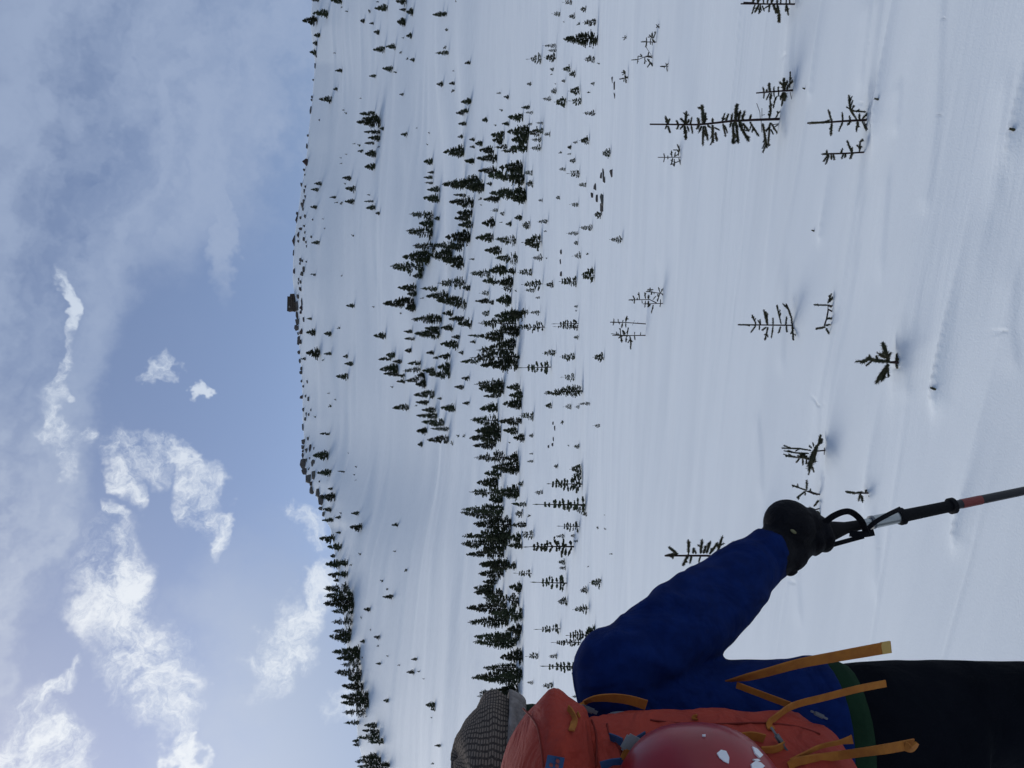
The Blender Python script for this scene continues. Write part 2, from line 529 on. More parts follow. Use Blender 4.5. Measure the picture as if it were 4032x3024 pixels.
class Geo:
    def __init__(self):
        self.v = []; self.f = []

    def spindle(self, p0, p1, r, mid=0.45, sides=3, tip=0.25):
        """a needle-clad twig: narrow at the root, fattest at mid, blunt at the tip"""
        d = p1 - p0
        L = d.length
        if L < 1e-6: return
        d.normalize()
        a = d.orthogonal().normalized(); b = d.cross(a)
        i = len(self.v)
        self.v.append(p0)
        ph = random.random() * 6.28
        for k in range(sides):
            t = ph + 6.283 * k / sides
            self.v.append(p0 + d * L * mid + (a * math.cos(t) + b * math.sin(t)) * r)
        self.v.append(p1)
        for k in range(sides):
            k2 = (k + 1) % sides
            self.f.append((i, i + 1 + k2, i + 1 + k))
            self.f.append((i + 1 + k, i + 1 + k2, i + 1 + sides))

    def tube(self, pts, rads, sides=6, cap=True):
        n = len(pts)
        i0 = len(self.v)
        up = None
        for k in range(n):
            t = (pts[min(k + 1, n - 1)] - pts[max(k - 1, 0)])
            t.normalize()
            if up is None: up = t.orthogonal().normalized()
            a = (up - t * up.dot(t)).normalized(); b = t.cross(a); up = a
            for s in range(sides):
                q = 6.283185 * s / sides
                self.v.append(pts[k] + (a * math.cos(q) + b * math.sin(q)) * rads[k])
        for k in range(n - 1):
            for s in range(sides):
                s2 = (s + 1) % sides
                self.f.append((i0 + k * sides + s, i0 + k * sides + s2, i0 + (k + 1) * sides + s2, i0 + (k + 1) * sides + s))
        if cap:
            self.f.append(tuple(i0 + s for s in range(sides))[::-1])
            self.f.append(tuple(i0 + (n - 1) * sides + s for s in range(sides)))

    def needles(self, p0, p1, length, dens, wid=0.0016, fwd=0.6):
        """single stiff needles standing out round a twig"""
        d = p1 - p0
        L = d.length
        if L < 1e-6: return
        d.normalize()
        a = d.orthogonal().normalized(); b = d.cross(a)
        for _ in range(int(L * dens)):
            t = random.random(); q = random.random() * 6.283
            o = a * math.cos(q) + b * math.sin(q)
            s = d.cross(o)
            base = p0 + d * (L * t)
            ln = length * random.uniform(0.7, 1.15)
            i = len(self.v)
            self.v += [base + s * wid, base - s * wid, base + (o + d * fwd * random.uniform(0.5, 1.5)).normalized() * ln]
            self.f.append((i, i + 1, i + 2))

    def mesh(self, name, mat, smooth=False):
        return mesh(name, self.v, self.f, mat, smooth)


# ------------------------------------------------------------------ spruce models (height 1, crown width = aspect)
def spruce_model(seed, aspect, nb, sub, fat, bare=0.03, ragged=0.35, lean=0.0, top=0.12):
    random.seed(seed)
    tg, cg = Geo(), Geo()
    wob = [Vector((random.uniform(-.01, .01) + lean * (k / 6) ** 1.5, random.uniform(-.01, .01), k / 6)) for k in range(7)]
    wob[0].x = wob[0].y = 0

    def trunk_at(h):
        k = min(int(h * 6), 5); t = h * 6 - k
        return wob[k].lerp(wob[k + 1], t)
    rt = 0.016
    tg.tube([wob[0] + Vector((0, 0, -0.06))] + wob, [rt * 1.25] + [rt * (1 - 0.9 * k / 6) for k in range(7)], 5)
    side_bias = random.random() * 6.28
    holes = [(random.random() * 0.8, random.random() * 6.28) for _ in range(3)]
    nb = int(nb * 1.25)
    for i in range(nb):
        h = bare + (1 - top - bare) * ((i + random.random() * 0.9) / nb) ** 0.92
        az = i * 2.39996 + random.uniform(-0.5, 0.5)
        if any(abs(h - hh) < 0.05 and math.cos(az - ha) > 0.4 for hh, ha in holes): continue
        env = (1 - h) ** 0.85 * (0.40 + 0.60 * min(1, h / 0.20))
        L = aspect * 0.5 * env * random.uniform(1 - ragged, 1.12) * (1 + 0.12 * math.cos(az - side_bias)) + 0.012
        d = Vector((math.cos(az), math.sin(az), 0))
        p = trunk_at(h)
        drop = -0.30 + 0.75 * h + random.uniform(-0.12, 0.12)
        mid = p + d * L * 0.55 + Vector((0, 0, L * 0.55 * drop))
        end = p + d * L + Vector((0, 0, L * (drop * 0.75 + 0.10)))
        w = fat * random.uniform(0.8, 1.25)
        cg.spindle(p, mid, w * 0.55, 0.6)
        cg.spindle(p.lerp(mid, 0.6), end, w, 0.35)
        for k in range(sub):
            t = 0.22 + 0.75 * (k + random.random()) / sub
            q = p.lerp(mid, t / 0.55) if t < 0.55 else mid.lerp(end, (t - 0.55) / 0.45)
            sg = 1 if k % 2 else -1
            sd_ = (d * random.uniform(0.3, 0.8) + Vector((-d.y, d.x, 0)) * sg * random.uniform(0.5, 1.0) + Vector((0, 0, random.uniform(-0.45, 0.25)))).normalized()
            cg.spindle(q, q + sd_ * L * random.uniform(0.28, 0.52) * (1.15 - 0.5 * t), w * random.uniform(0.7, 1.0), 0.4)
    tip = trunk_at(0.999)
    for k in range(4):
        h = 1 - top * (0.25 + 0.2 * k)
        for s in range(3):
            az = random.random() * 6.28
            q = trunk_at(h)
            cg.spindle(q, q + Vector((math.cos(az), math.sin(az), 0.55)) * (0.018 + 0.012 * k), fat * 0.55)
    cg.spindle(trunk_at(1 - top * 1.2), tip + Vector((0, 0, 0.01)), fat * 0.40, 0.3)
    return tg.mesh('trunk', M_BARK), cg.mesh('crown', M_NEEDLE), aspect


def open_model(seed, aspect, whorls, per, fat, bare=0.05, top=0.22, double=False):
    """young spruce: visible stem, separate fingers of twigs"""
    random.seed(seed)
    tg, cg = Geo(), Geo()
    bend = random.uniform(-0.03, 0.03)

    def trunk_at(h):
        return Vector((bend * math.sin(h * 3.1), 0.4 * bend * h, h))
    tg.tube([trunk_at(h) for h in (-0.06, 0, .25, .5, .75, 1.0)], [.020, .018, .014, .011, .008, .004], 5)
    cg.spindle(trunk_at(1 - top), trunk_at(1.0), fat * 0.45, 0.7)
    for w in range(whorls):
        h = bare + (1 - top - bare) * (w + random.uniform(0.1, 0.7)) / whorls
        n = max(2, per + random.randint(-1, 1))
        a0 = random.random() * 6.28
        for k in range(n):
            az = a0 + 6.283 * k / n + random.uniform(-0.4, 0.4)
            L = aspect * 0.5 * (1.02 - h) ** 0.75 * random.uniform(0.5, 1.15) + 0.02
            d = Vector((math.cos(az), math.sin(az), 0))
            p = trunk_at(h)
            up = random.uniform(-0.1, 0.45)
            end = p + d * L + Vector((0, 0, L * up))
            f = fat * random.uniform(0.8, 1.2)
            cg.spindle(p, end, f, 0.6, 4)
            for s in range(random.randint(1, 4)):
                t = random.uniform(0.3, 0.8)
                q = p.lerp(end, t)
                sd_ = (d * random.uniform(0.4, 1) + Vector((-d.y, d.x, 0)) * random.choice((-1, 1)) * random.uniform(0.4, 0.9) + Vector((0, 0, random.uniform(-.2, .4)))).normalized()
                cg.spindle(q, q + sd_ * L * random.uniform(0.25, 0.5), f * 0.85, 0.6, 4)
    return tg.mesh('trunk', M_BARK), cg.mesh('crown', M_NEEDLE), aspect


def tuft_model(seed, aspect, n):
    random.seed(seed)
    g = Geo()
    g.spindle(Vector((0, 0, -0.1)), Vector((0, 0, 1)), 0.10, 0.4, 4)
    for k in range(n):
        az = random.random() * 6.28
        h = random.uniform(0.0, 0.55)
        L = aspect * 0.5 * random.uniform(0.6, 1.1)
        p = Vector((0, 0, h))
        g.spindle(p, p + Vector((math.cos(az) * L, math.sin(az) * L, random.uniform(0.0, 0.5))), 0.12, 0.5, 4)
    return g.mesh('seedling', M_NEEDLE), aspect


DENSE = [spruce_model(10 + i, a, nb, sub, fat * 1.15, ragged=rg, lean=ln, top=tp) for i, (a, nb, sub, fat, rg, ln, tp) in enumerate([
    (0.26, 84, 5, 0.016, .35, .01, .14), (0.32, 92, 6, 0.017, .4, -.02, .10), (0.38, 96, 7, 0.018, .35, .02, .12), (0.44, 100, 7, 0.019, .45, .0, .08),
    (0.50, 100, 8, 0.020, .35, .03, .10), (0.58, 100, 8, 0.021, .4, -.03, .08), (0.68, 100, 9, 0.023, .35, .02, .07), (0.80, 96, 9, 0.026, .4, .0, .06),
    (0.95, 90, 10, 0.030, .45, .03, .05), (0.46, 70, 6, 0.018, .55, .02, .18), (0.62, 74, 7, 0.020, .55, -.02, .14)])]
FAR = [spruce_model(110 + i, a, nb, sub, fat * 1.75, ragged=rg, lean=ln, top=tp) for i, (a, nb, sub, fat, rg, ln, tp) in enumerate([
    (0.28, 60, 4, 0.018, .4, .02, .12), (0.36, 66, 5, 0.019, .5, -.03, .10), (0.44, 66, 5, 0.021, .45, .03, .12), (0.54, 66, 6, 0.022, .5, .0, .08),
    (0.66, 66, 6, 0.024, .45, .04, .08), (0.80, 62, 7, 0.027, .5, -.03, .06), (0.98, 60, 7, 0.031, .5, .03, .05), (0.48, 48, 5, 0.022, .6, .05, .20)])]
OPEN = [open_model(40 + i, a, w, p, fat * 1.35, top=tp) for i, (a, w, p, fat, tp) in enumerate([
    (0.26, 11, 4, 0.020, .22), (0.34, 11, 4, 0.022, .18), (0.42, 10, 5, 0.024, .20), (0.50, 10, 5, 0.026, .16), (0.60, 9, 5, 0.029, .14),
    (0.72, 8, 5, 0.034, .20), (0.86, 7, 6, 0.040, .18), (1.05, 6, 6, 0.048, .15), (0.46, 7, 4, 0.026, .30), (0.64, 6, 4, 0.034, .32)])]
TUFT = [tuft_model(70 + i, a, n) for i, (a, n) in enumerate([(0.6, 5), (0.9, 7), (1.3, 8), (1.9, 9)])]

# trees read off the photograph in ten enlarged tiles: tip column, root column, row, full width (in the tile's own pixels)
TILES = {
 (1150, 0, 2.765): "205,295,5,45;105,275,225,125;215,395,140,105;415,545,15,85;525,550,80,30;570,608,122,35;235,305,385,70;222,275,470,65;188,265,570,80;740,790,230,65;820,855,125,60;835,890,255,35;890,1040,90,90;905,945,18,25;885,952,350,65;1125,1245,20,80;1165,1240,105,40;1240,1318,130,85;1140,1235,240,105;1240,1305,390,65;440,475,577,25;460,548,765,52;443,495,970,48;290,430,1085,95;538,570,1198,28;565,598,1230,28;835,915,825,48;875,1010,530,85;1015,1130,510,75;1160,1195,570,32;1235,1265,640,28;1280,1335,650,50;980,1098,750,80;1095,1140,785,42;1165,1215,1028,35;1180,1255,1462,55;1525,1640,160,60;1600,1685,155,60;1655,1700,322,42;1550,1705,570,60;1635,1680,515,42;1875,1940,683,48;1570,1645,920,62;1705,1770,908,48;1725,1770,990,50;1835,1950,1105,85;1780,1880,1225,60;1830,1920,1205,60;1805,1895,1350,58;1800,1860,1488,48;2068,2120,1300,42;725,900,1235,80;695,960,1340,140;760,950,1290,105;775,960,1440,66;820,960,1500,85;950,1000,1400,50;780,895,1560,48;925,955,1600,36;655,690,1565,32;705,745,1580,34;1925,1990,1518,48;1990,2075,1560,75;1930,1990,1600,38;1770,1790,15,22;1345,1365,1395,20;1475,1500,1448,24;1455,1480,1572,28;730,755,1070,18;1740,1765,772,22;1190,1220,412,24",
 (1150, 550, 2.765): "710,775,125,48;790,915,150,115;785,905,295,105;1430,1530,240,88;1640,1870,135,145;1880,1985,235,75;1470,1545,355,38;1430,1530,412,48;1435,1535,470,38;1465,1610,545,75;1620,1880,490,125;1750,2040,470,165;1880,2090,520,135;1420,1605,650,105;540,645,415,68;560,585,478,24;575,690,535,88;405,480,625,40;455,500,685,35;510,550,690,48;570,680,670,75;810,850,600,38;780,885,672,38;800,905,740,78;905,955,800,55;235,325,480,58;200,290,540,52;195,272,732,58;515,545,260,24;515,540,198,20;570,600,158,20;320,345,862,24;340,362,965,26;205,300,1115,60;640,675,1042,28;190,258,1468,38;525,548,1480,30;1750,1895,605,48;1700,1975,700,135;1760,1935,850,95;1790,1960,800,115;1260,1540,825,115;1545,1605,855,62;1230,1530,1015,165;1380,1535,920,125;1660,1940,1050,165;1800,1970,930,105;1300,1560,1165,135;1195,1500,1270,175;1050,1430,1390,180;1520,1760,1150,125;1480,1740,1260,165;1680,1870,1160,115;1720,1870,1370,95;1640,1860,1320,125;1310,1420,1480,90;1925,1985,1300,25",
 (1150, 1100, 2.765): "1145,1350,95,98;1250,1355,160,85;1385,1580,110,70;1570,1890,40,145;975,1330,250,145;1230,1345,310,105;1290,1630,425,125;1390,1435,205,34;1450,1700,190,125;1560,1850,240,135;1690,1900,270,125;1850,1940,95,75;585,680,285,68;155,215,428,38;150,255,575,95;345,430,590,80;485,525,530,34;150,305,800,150;340,430,810,52;318,350,878,34;95,150,865,46;550,608,840,52;565,665,915,66;475,610,1055,95;375,410,1240,28;385,430,1380,46;455,480,1310,26;865,897,298,26;1165,1195,368,28;885,1020,610,105;1210,1310,570,52;1215,1335,645,48;1325,1605,590,130;1440,1605,540,85;1225,1300,775,70;1455,1545,800,58;1530,1590,855,42;1605,1810,710,115;1810,1865,795,52;1610,1755,530,85;1630,1750,370,85;1700,1870,430,88;1800,1955,480,115;1730,1830,625,58;930,1080,860,68;1020,1120,830,100;1090,1195,890,58;940,1155,970,115;990,1160,1030,76;1250,1400,910,68;1190,1400,980,78;1410,1560,1000,85;1480,1720,1040,105;1580,1720,950,135;1590,1720,840,90;1135,1230,1110,56;1140,1230,1050,56;1220,1450,1090,115;1340,1460,1140,100;1360,1440,1040,80;1315,1550,1250,105;1340,1490,1340,68;1330,1362,1375,28;1085,1270,1395,82;1405,1560,1420,78;1345,1580,1490,88;1400,1655,1560,105;1575,1630,1300,34;1610,1780,1410,100;1760,1870,1170,60;1840,1930,1080,66;1850,1930,1345,48;1065,1100,1170,28;230,260,1495,26;1360,1470,1640,68;1500,1710,1630,58",
 (1150, 1650, 2.765): "295,410,160,52;220,395,400,140;265,425,575,100;490,575,573,28;385,440,760,46;300,470,850,105;330,430,990,56;320,450,1100,56;510,540,1022,20;465,530,1070,42;640,730,1022,48;620,760,1185,95;1080,1155,1150,56;470,530,1235,32;290,460,1310,105;380,540,1390,95;405,460,1490,55;715,750,1468,28;1095,1130,1440,34;1220,1255,1640,36;1350,1470,130,85;1365,1420,275,66;1460,1705,225,105;1715,1755,260,60;1780,1820,182,34;1845,1885,182,38;680,705,522,30;660,685,605,20;680,700,665,20;600,618,370,15",
 (1250, 2200, 2.765): "80,250,50,105;200,330,45,85;95,215,180,78;200,330,165,85;160,220,235,48;50,330,330,140;60,380,400,160;55,390,470,165;140,390,570,120;320,400,500,80;140,385,680,105;160,370,790,105;120,360,860,120;150,460,1005,115;200,460,1080,115;340,465,990,90;240,470,1150,95;175,480,1240,140;330,470,1300,110;260,500,1390,115;250,550,1490,140;240,560,1580,115;340,375,68,28;675,715,240,38;740,770,330,40;705,825,410,66;940,975,130,36;500,575,550,55;460,482,640,36;565,582,775,30;610,680,855,60;640,668,950,28;460,515,900,42;745,772,1058,28;1015,1085,1090,42;630,690,1145,38;865,900,1158,28;965,1055,1235,60;1075,1115,1228,28;1140,1165,1308,22;715,775,1545,56;1175,1280,1590,100;535,560,1475,22;475,495,1075,24",
 (1250, 2600, 3.687): "345,700,740,135;690,712,815,26;370,605,905,80;670,860,940,115;640,900,1040,95;560,900,1110,140;720,960,1180,115;500,600,1170,68;490,590,1225,58;600,860,1390,115;530,920,1450,160;560,1050,1530,150;940,1050,1520,85;1640,1710,715,56;1635,1665,830,28;1695,1790,1238,58;1640,1690,1500,46;2085,2150,1060,56",
 (1850, 0, 2.765): "1000,1115,20,68;1195,1270,100,72;1065,1150,180,68;880,985,160,68;1010,1030,238,20;1155,1200,262,40;1220,1375,245,100;1005,1390,420,195;785,945,500,48;840,945,550,44;600,780,645,100;800,940,630,105;865,915,755,46;870,900,810,28;995,1100,750,85;1070,1155,810,80;1235,1360,640,95;1380,1415,690,32;610,675,915,48;990,1040,880,42;920,940,912,20;1305,1360,910,42;875,945,995,72;280,340,1012,25;365,425,1055,42;780,890,1080,58;910,1055,1110,130;1065,1200,990,110;1065,1215,1100,110;1265,1310,1005,28;555,655,1168,48;590,690,1225,38;410,590,1275,98;315,360,1198,25;1225,1370,1235,75;345,430,1350,48;620,680,1350,38;710,800,1340,35;255,290,1362,22;130,195,1310,46;225,390,1470,105;240,390,1530,95;400,620,1440,145;450,630,1520,135;620,760,1440,115;720,800,1420,75;800,875,1460,56;660,780,1520,58;260,400,1600,58;330,470,1640,75;440,620,1610,105;650,780,1610,78;1055,1105,1605,42;1115,1170,1550,38;1185,1300,1530,105",
 (1800, 550, 2.765): "205,460,190,105;235,400,120,95;75,185,235,66;220,450,350,98;330,520,390,125;450,700,300,150;480,700,420,160;720,820,360,76;740,830,480,92;340,560,570,105;440,730,600,160;280,450,640,85;600,720,650,76;315,380,478,46;225,270,645,33;245,268,710,15;1100,1140,140,40;1195,1245,80,50;1190,1240,155,25;1210,1290,230,64;1100,1180,320,52;1185,1335,365,110;1310,1405,490,66;1570,1670,150,110;1485,1575,820,105;875,930,660,42;1070,1120,630,52;1210,1320,705,66;355,445,770,48;460,515,805,46;620,705,845,74;265,385,910,115;700,795,930,90;865,990,890,66;935,975,995,28;525,595,920,55;455,495,900,24;190,410,1055,105;400,640,1095,115;690,920,1110,200;1180,1320,1020,52;1265,1315,1125,58;1325,1475,960,75;1240,1350,1260,70;1395,1435,1245,40;1650,1800,1090,85;290,455,1215,105;400,620,1290,130;340,520,1410,140;130,380,1460,105;510,640,1430,85;650,815,1440,105;805,935,1285,80;960,982,1290,28;270,390,1540,92;400,640,1550,125;480,620,1620,85;690,930,1570,125;950,1055,1580,84;730,850,1640,66;1100,1300,1540,140;1345,1495,1480,185",
 (1800, 1100, 2.765): "230,345,155,60;190,350,235,66;340,400,250,60;420,585,220,145;620,650,125,33;845,900,200,38;260,350,370,66;215,640,480,170;400,680,400,170;560,700,380,120;230,500,630,140;190,630,760,160;120,620,840,190;240,630,930,160;440,640,560,130;420,620,700,130;110,250,615,38;135,200,680,46;25,230,890,66;600,950,520,105;700,780,355,56;780,905,360,66;1020,1320,480,115;1035,1320,525,58;1265,1315,295,38;1280,1305,340,26;1260,1325,630,56;640,1020,955,165;920,1080,800,100;620,680,850,46;1110,1280,850,112;1470,1600,850,120;1115,1280,1065,92;935,1365,1210,155;170,540,1130,125;230,530,1200,160;530,650,1180,85;560,720,1260,105;490,730,1360,140;280,420,1270,56;240,430,1400,120;130,440,1540,150;190,440,1640,150;440,700,1550,105;670,830,1490,112;945,1035,1375,80;1145,1245,1390,66;1270,1330,1385,42;1310,1450,1350,48;1470,1555,1590,55;1120,1160,1555,36",
 (1750, 1650, 2.765): "320,600,130,140;260,600,205,140;300,560,290,95;630,790,140,95;745,890,205,95;910,970,180,55;690,718,255,20;310,640,415,140;500,780,520,140;650,810,430,120;600,800,560,105;915,965,378,28;890,970,460,42;1185,1235,515,56;1335,1360,290,26;1400,1470,300,62;790,860,705,60;975,1070,800,66;345,610,700,140;430,620,590,115;255,620,805,140;540,780,790,150;480,650,880,120;720,855,930,56;1355,1495,540,120;1105,1500,710,190;1380,1500,620,112;950,1535,935,145;1380,1530,990,92;760,880,1030,85;895,940,1055,40;170,630,985,115;160,640,1060,125;175,680,1240,140;300,690,1150,170;165,690,1360,180;225,640,1460,125;420,690,1300,170;700,870,1155,75;690,820,1290,120;780,930,1260,110;690,820,1380,92;840,1410,1390,175;1215,1470,1170,130;1495,1555,1040,55;1365,1420,1270,46;1400,1450,1330,38;1200,1310,1275,56;1225,1320,1560,75;1240,1320,1620,56;1645,1680,1185,40;1730,1760,1195,36;1790,1830,1468,36;1548,1572,1608,18;1730,1748,1045,18;370,670,1600,140",
 (1750, 2150, 2.765): "365,670,220,140;360,670,310,125;410,560,390,85;680,780,220,85;740,950,300,105;925,1330,405,190;1470,1560,480,90;1570,1710,400,120;1225,1340,600,110;1385,1570,680,105;310,530,470,115;310,600,520,120;225,700,690,150;400,830,600,190;700,840,450,120;240,720,810,145;500,860,740,160;680,850,900,140;310,750,990,135;295,780,1060,140;500,840,1000,160;600,850,1200,160;410,760,1320,115;280,800,1410,135;330,800,1480,115;600,830,1400,140;370,800,1590,115;340,810,1640,115;600,810,1560,130;965,1260,900,125;1150,1480,1050,95;1310,1640,980,165;1530,1640,940,185;1480,1685,1130,76;870,1025,1200,95;1130,1225,1200,66;1030,1490,1320,135;1055,1180,1520,85;890,970,1490,46;1460,1490,1220,40;1370,1490,1640,48",
}
trees = []
for (x0, y0, sc), txt in TILES.items():
    for rec in txt.split(';'):
        tp, bs_, yy, wd = (float(q) for q in rec.split(','))
        trees.append((x0 + tp / sc, x0 + bs_ / sc, y0 + yy / sc, wd / sc))


def zone(px, py):
    if px < 1480 and py > 1930: return 'crest'
    if px < 1330: return 'ridge'
    if px < 1870 and py > 2030: return 'bowl'
    if px < 1560: return 'upper'
    if px < 1880: return 'hill'
    if px < 2090: return 'row'
    return 'flat'


ZTXT = {'crest': ('on the wooded crest', 'spruces on the wooded crest'),
        'ridge': ('below the bouldered skyline ridge', 'spruces below the skyline ridge'),
        'bowl': ('in the smooth bowl', 'spruces dotting the smooth bowl'),
        'upper': ('on the open upper slope', 'spruces on the upper slope'),
        'hill': ('halfway up the hillside', 'spruces halfway up the hillside'),
        'row': ('in the belt at the slope foot', 'spruces in the belt at the slope foot'),
        'flat': ('on the snow flat', 'young spruces on the snow flat')}


def company(t):
    # how a tree stands among the others: free, beside, or wedged in
    near = [q for q in trees if q is not t and q[1] - q[0] > 17 and abs(q[2] - t[2]) < 0.5 * (q[3] + t[3]) + 8 and q[0] < t[1] and q[1] > t[0]]
    if not near: return 'standing free'
    h = t[1] - t[0]
    big = max(q[1] - q[0] for q in near)
    front = any(q[1] > t[1] + 6 for q in near)
    if len(near) >= 4: return 'deep in a tight clump'
    if big > 1.35 * h: return 'beside a taller one' if not front else 'behind a taller one'
    if big < 0.7 * h: return 'over smaller ones'
    return 'behind another' if front else 'in front of another'


random.seed(5)
counts = {'spruce_tree': 0, 'young_spruce': 0, 'spruce_seedling': 0}
trees.sort(key=lambda t: -(t[1] - t[0]))
for rec_ in trees:
    tpx, bpx, py, wpx = rec_
    if 1930 < bpx < 2090 and bpx - tpx > 40:
        bpx += random.uniform(-12, 16)
    p = hit(bpx, py)
    hm = (bpx - tpx) / F * p.y
    zn = zone(bpx, py)
    wm = max(wpx, 6) / F * p.y * {'row': 1.28, 'crest': 1.25, 'hill': 1.18}.get(zn, 1.05)
    asp = wm / hm
    rz = random.random() * 6.283
    if (bpx - tpx) < 17:
        me_, a = min(TUFT, key=lambda q: abs(q[1] - asp) + random.random() * 0.15)
        o = link('spruce_seedling', me_, None, p - Vector((0, 0, 0.02 * hm)))
        o.scale = (wm / a, wm / a, hm)
        o.rotation_euler.z = rz
        tag(o, 'tiny spruce top ' + ZTXT[zn][0], 'seedling', 'tiny spruce tops ' + ZTXT[zn][0])
        counts['spruce_seedling'] += 1
        continue
    lib = OPEN if (zn == 'flat' or (zn == 'row' and (bpx - tpx) < 45 and random.random() < 0.6)) else DENSE
    if zn == 'flat' and asp < 0.7 and (bpx - tpx) > 110 and random.random() < 0.45:
        lib = DENSE
    if lib is DENSE and (bpx - tpx) < 75:
        lib = FAR
    mt, mc, a = min(lib, key=lambda q: abs(q[2] - asp) + random.random() * 0.14)
    kind = 'young_spruce' if lib is OPEN else 'spruce_tree'
    root = link(kind, None, None, p - Vector((0, 0, 0.015 * hm)))
    root.empty_display_size = 0.3
    sxy = wm / a * 1.06
    root.scale = (sxy, sxy, hm)
    root.rotation_euler = (random.gauss(0, .035), random.gauss(0, .035), rz)
    link('trunk', mt, root)
    link('crown', mc, root)
    asp = (wpx / (bpx - tpx))
    form = 'slender' if asp < 0.34 else ('narrow' if asp < 0.48 else ('pointed' if asp < 0.68 else ('broad' if asp < 0.9 else 'squat')))
    hpx = bpx - tpx
    size = 'towering' if hpx > 150 else ('tall' if hpx > 105 else ('medium' if hpx > 65 else ('short' if hpx > 38 else 'small')))
    look = 'sparse' if lib is OPEN else 'dense'
    com = company(rec_)
    tag(root, '%s %s %s spruce %s %s' % (size, form, look, com, ZTXT[zn][0]), 'tree', '%s %s %s %s, %s' % (size, form, look, ZTXT[zn][1], com))
    counts[kind] += 1
print('COUNTS', counts)

# ------------------------------------------------------------------ boulders
def rock_mesh(seed, mat, flat=1.0):
    random.seed(seed)
    bm = bmesh.new()
    for _ in range(15):
        v = Vector((random.gauss(0, 1), random.gauss(0, 1), random.gauss(0, 1))).normalized()
        v = Vector((max(-.8, min(.8, v.x)), max(-.8, min(.8, v.y)), max(-.75, min(.75, v.z)) * flat)) / 1.55
        bm.verts.new(v * random.uniform(0.85, 1.1))
    r = bmesh.ops.convex_hull(bm, input=bm.verts)
    bmesh.ops.delete(bm, geom=[q for q in r['geom_interior'] if isinstance(q, bmesh.types.BMVert)], context='VERTS')
    me_ = bpy.data.meshes.new('boulder')
    bm.to_mesh(me_); bm.free()
    me_.materials.append(mat)
    return me_


ROCKS = {'d': [rock_mesh(100 + i, M_ROCK) for i in range(6)], 'r': [rock_mesh(120 + i, M_ROCK_RED) for i in range(3)], 'p': [rock_mesh(140 + i, M_ROCK_PALE) for i in range(4)]}
RT = {
 (1150, 550): "d155,70,15,60;r140,250,50,75;d130,330,20,30;d137,382,15,20;d80,490,18,50;d143,510,18,25;d130,560,15,50;d138,620,20,30;d125,670,20,40;d105,710,35,50;p115,760,20,40;d55,805,20,40;r45,870,18,90;d90,850,20,30;d140,835,20,40;d90,970,35,30;d130,940,20,25;r60,1040,25,70;d125,1085,25,45;d65,1108,20,30;d150,1115,15,30;r10,1100,25,120;d155,1160,12,25;d140,1010,10,30;d90,1310,20,40;d112,1320,15,30;d85,1350,15,30;d155,1330,12,20;d125,1400,25,40;d125,1430,20,30;d105,1460,30,50;r20,1430,20,70;d12,1230,14,60;d68,1520,18,30;d92,1550,18,40;d65,1560,12,30;d90,1628,20,40;d222,870,16,20;d208,1058,18,28",
 (1150, 0): "d222,872,18,22;d205,1058,18,30;d195,1090,16,30;d180,1200,14,90;d170,1475,20,26;d160,1595,16,50;d262,612,14,24;d250,720,10,60;d295,1308,12,20",
 (1150, 1100): "d85,105,25,40;d60,185,25,50;d55,290,20,100;r95,310,30,60;r90,350,25,50;d105,240,12,80;d50,390,25,80;d125,440,15,50;d30,465,35,60;d35,525,45,60;p65,455,20,60;r90,565,40,60;d50,590,20,30;d72,640,25,40;d55,670,20,60;d90,680,25,50;d60,700,20,30;d65,795,25,40;d70,890,18,50;d98,970,22,40;d95,1015,28,35;d120,1165,18,25;d95,1110,15,30;r100,1280,30,45;d160,1115,20,30;d145,1270,15,30;d175,1300,20,50;d120,1420,18,40;d150,1470,15,40;d178,1472,18,30;d140,1520,20,40;d95,1600,15,60;p205,1420,10,30",
 (1150, 1650): "d98,100,15,50;d118,250,35,55;d110,310,30,50;d150,345,25,50;d195,320,20,80;d100,350,20,30;d170,215,20,40;d235,320,12,30;d115,400,20,60;d118,490,50,105;p150,450,20,40;d130,570,50,70;d220,480,25,70;d240,470,12,40;p180,540,15,30;p165,660,60,105;p225,620,40,105;d205,700,25,50;p205,770,40,90;p270,810,45,105;d310,880,50,105;p305,975,40,40;p335,1040,30,60;d190,425,12,25;d295,680,15,20",
 (1800, 550): "d1590,390,22,150;d1675,365,30,75;d1565,390,22,60;d1605,435,14,70;p1495,520,30,85;d1465,600,30,56;d1518,640,26,76;p1568,660,45,130;d1570,730,40,90;d1122,1330,16,56;d1128,1460,22,56;d1128,1225,20,50",
 (1850, 0): "d1548,870,15,66;d1570,930,18,80;d1575,1040,12,66",
 (1750, 1650): "d1200,100,12,50;d1185,215,12,50;d1175,280,20,34;d1130,300,18,30;d1180,45,16,36;d1280,35,14,44",
}
random.seed(9)
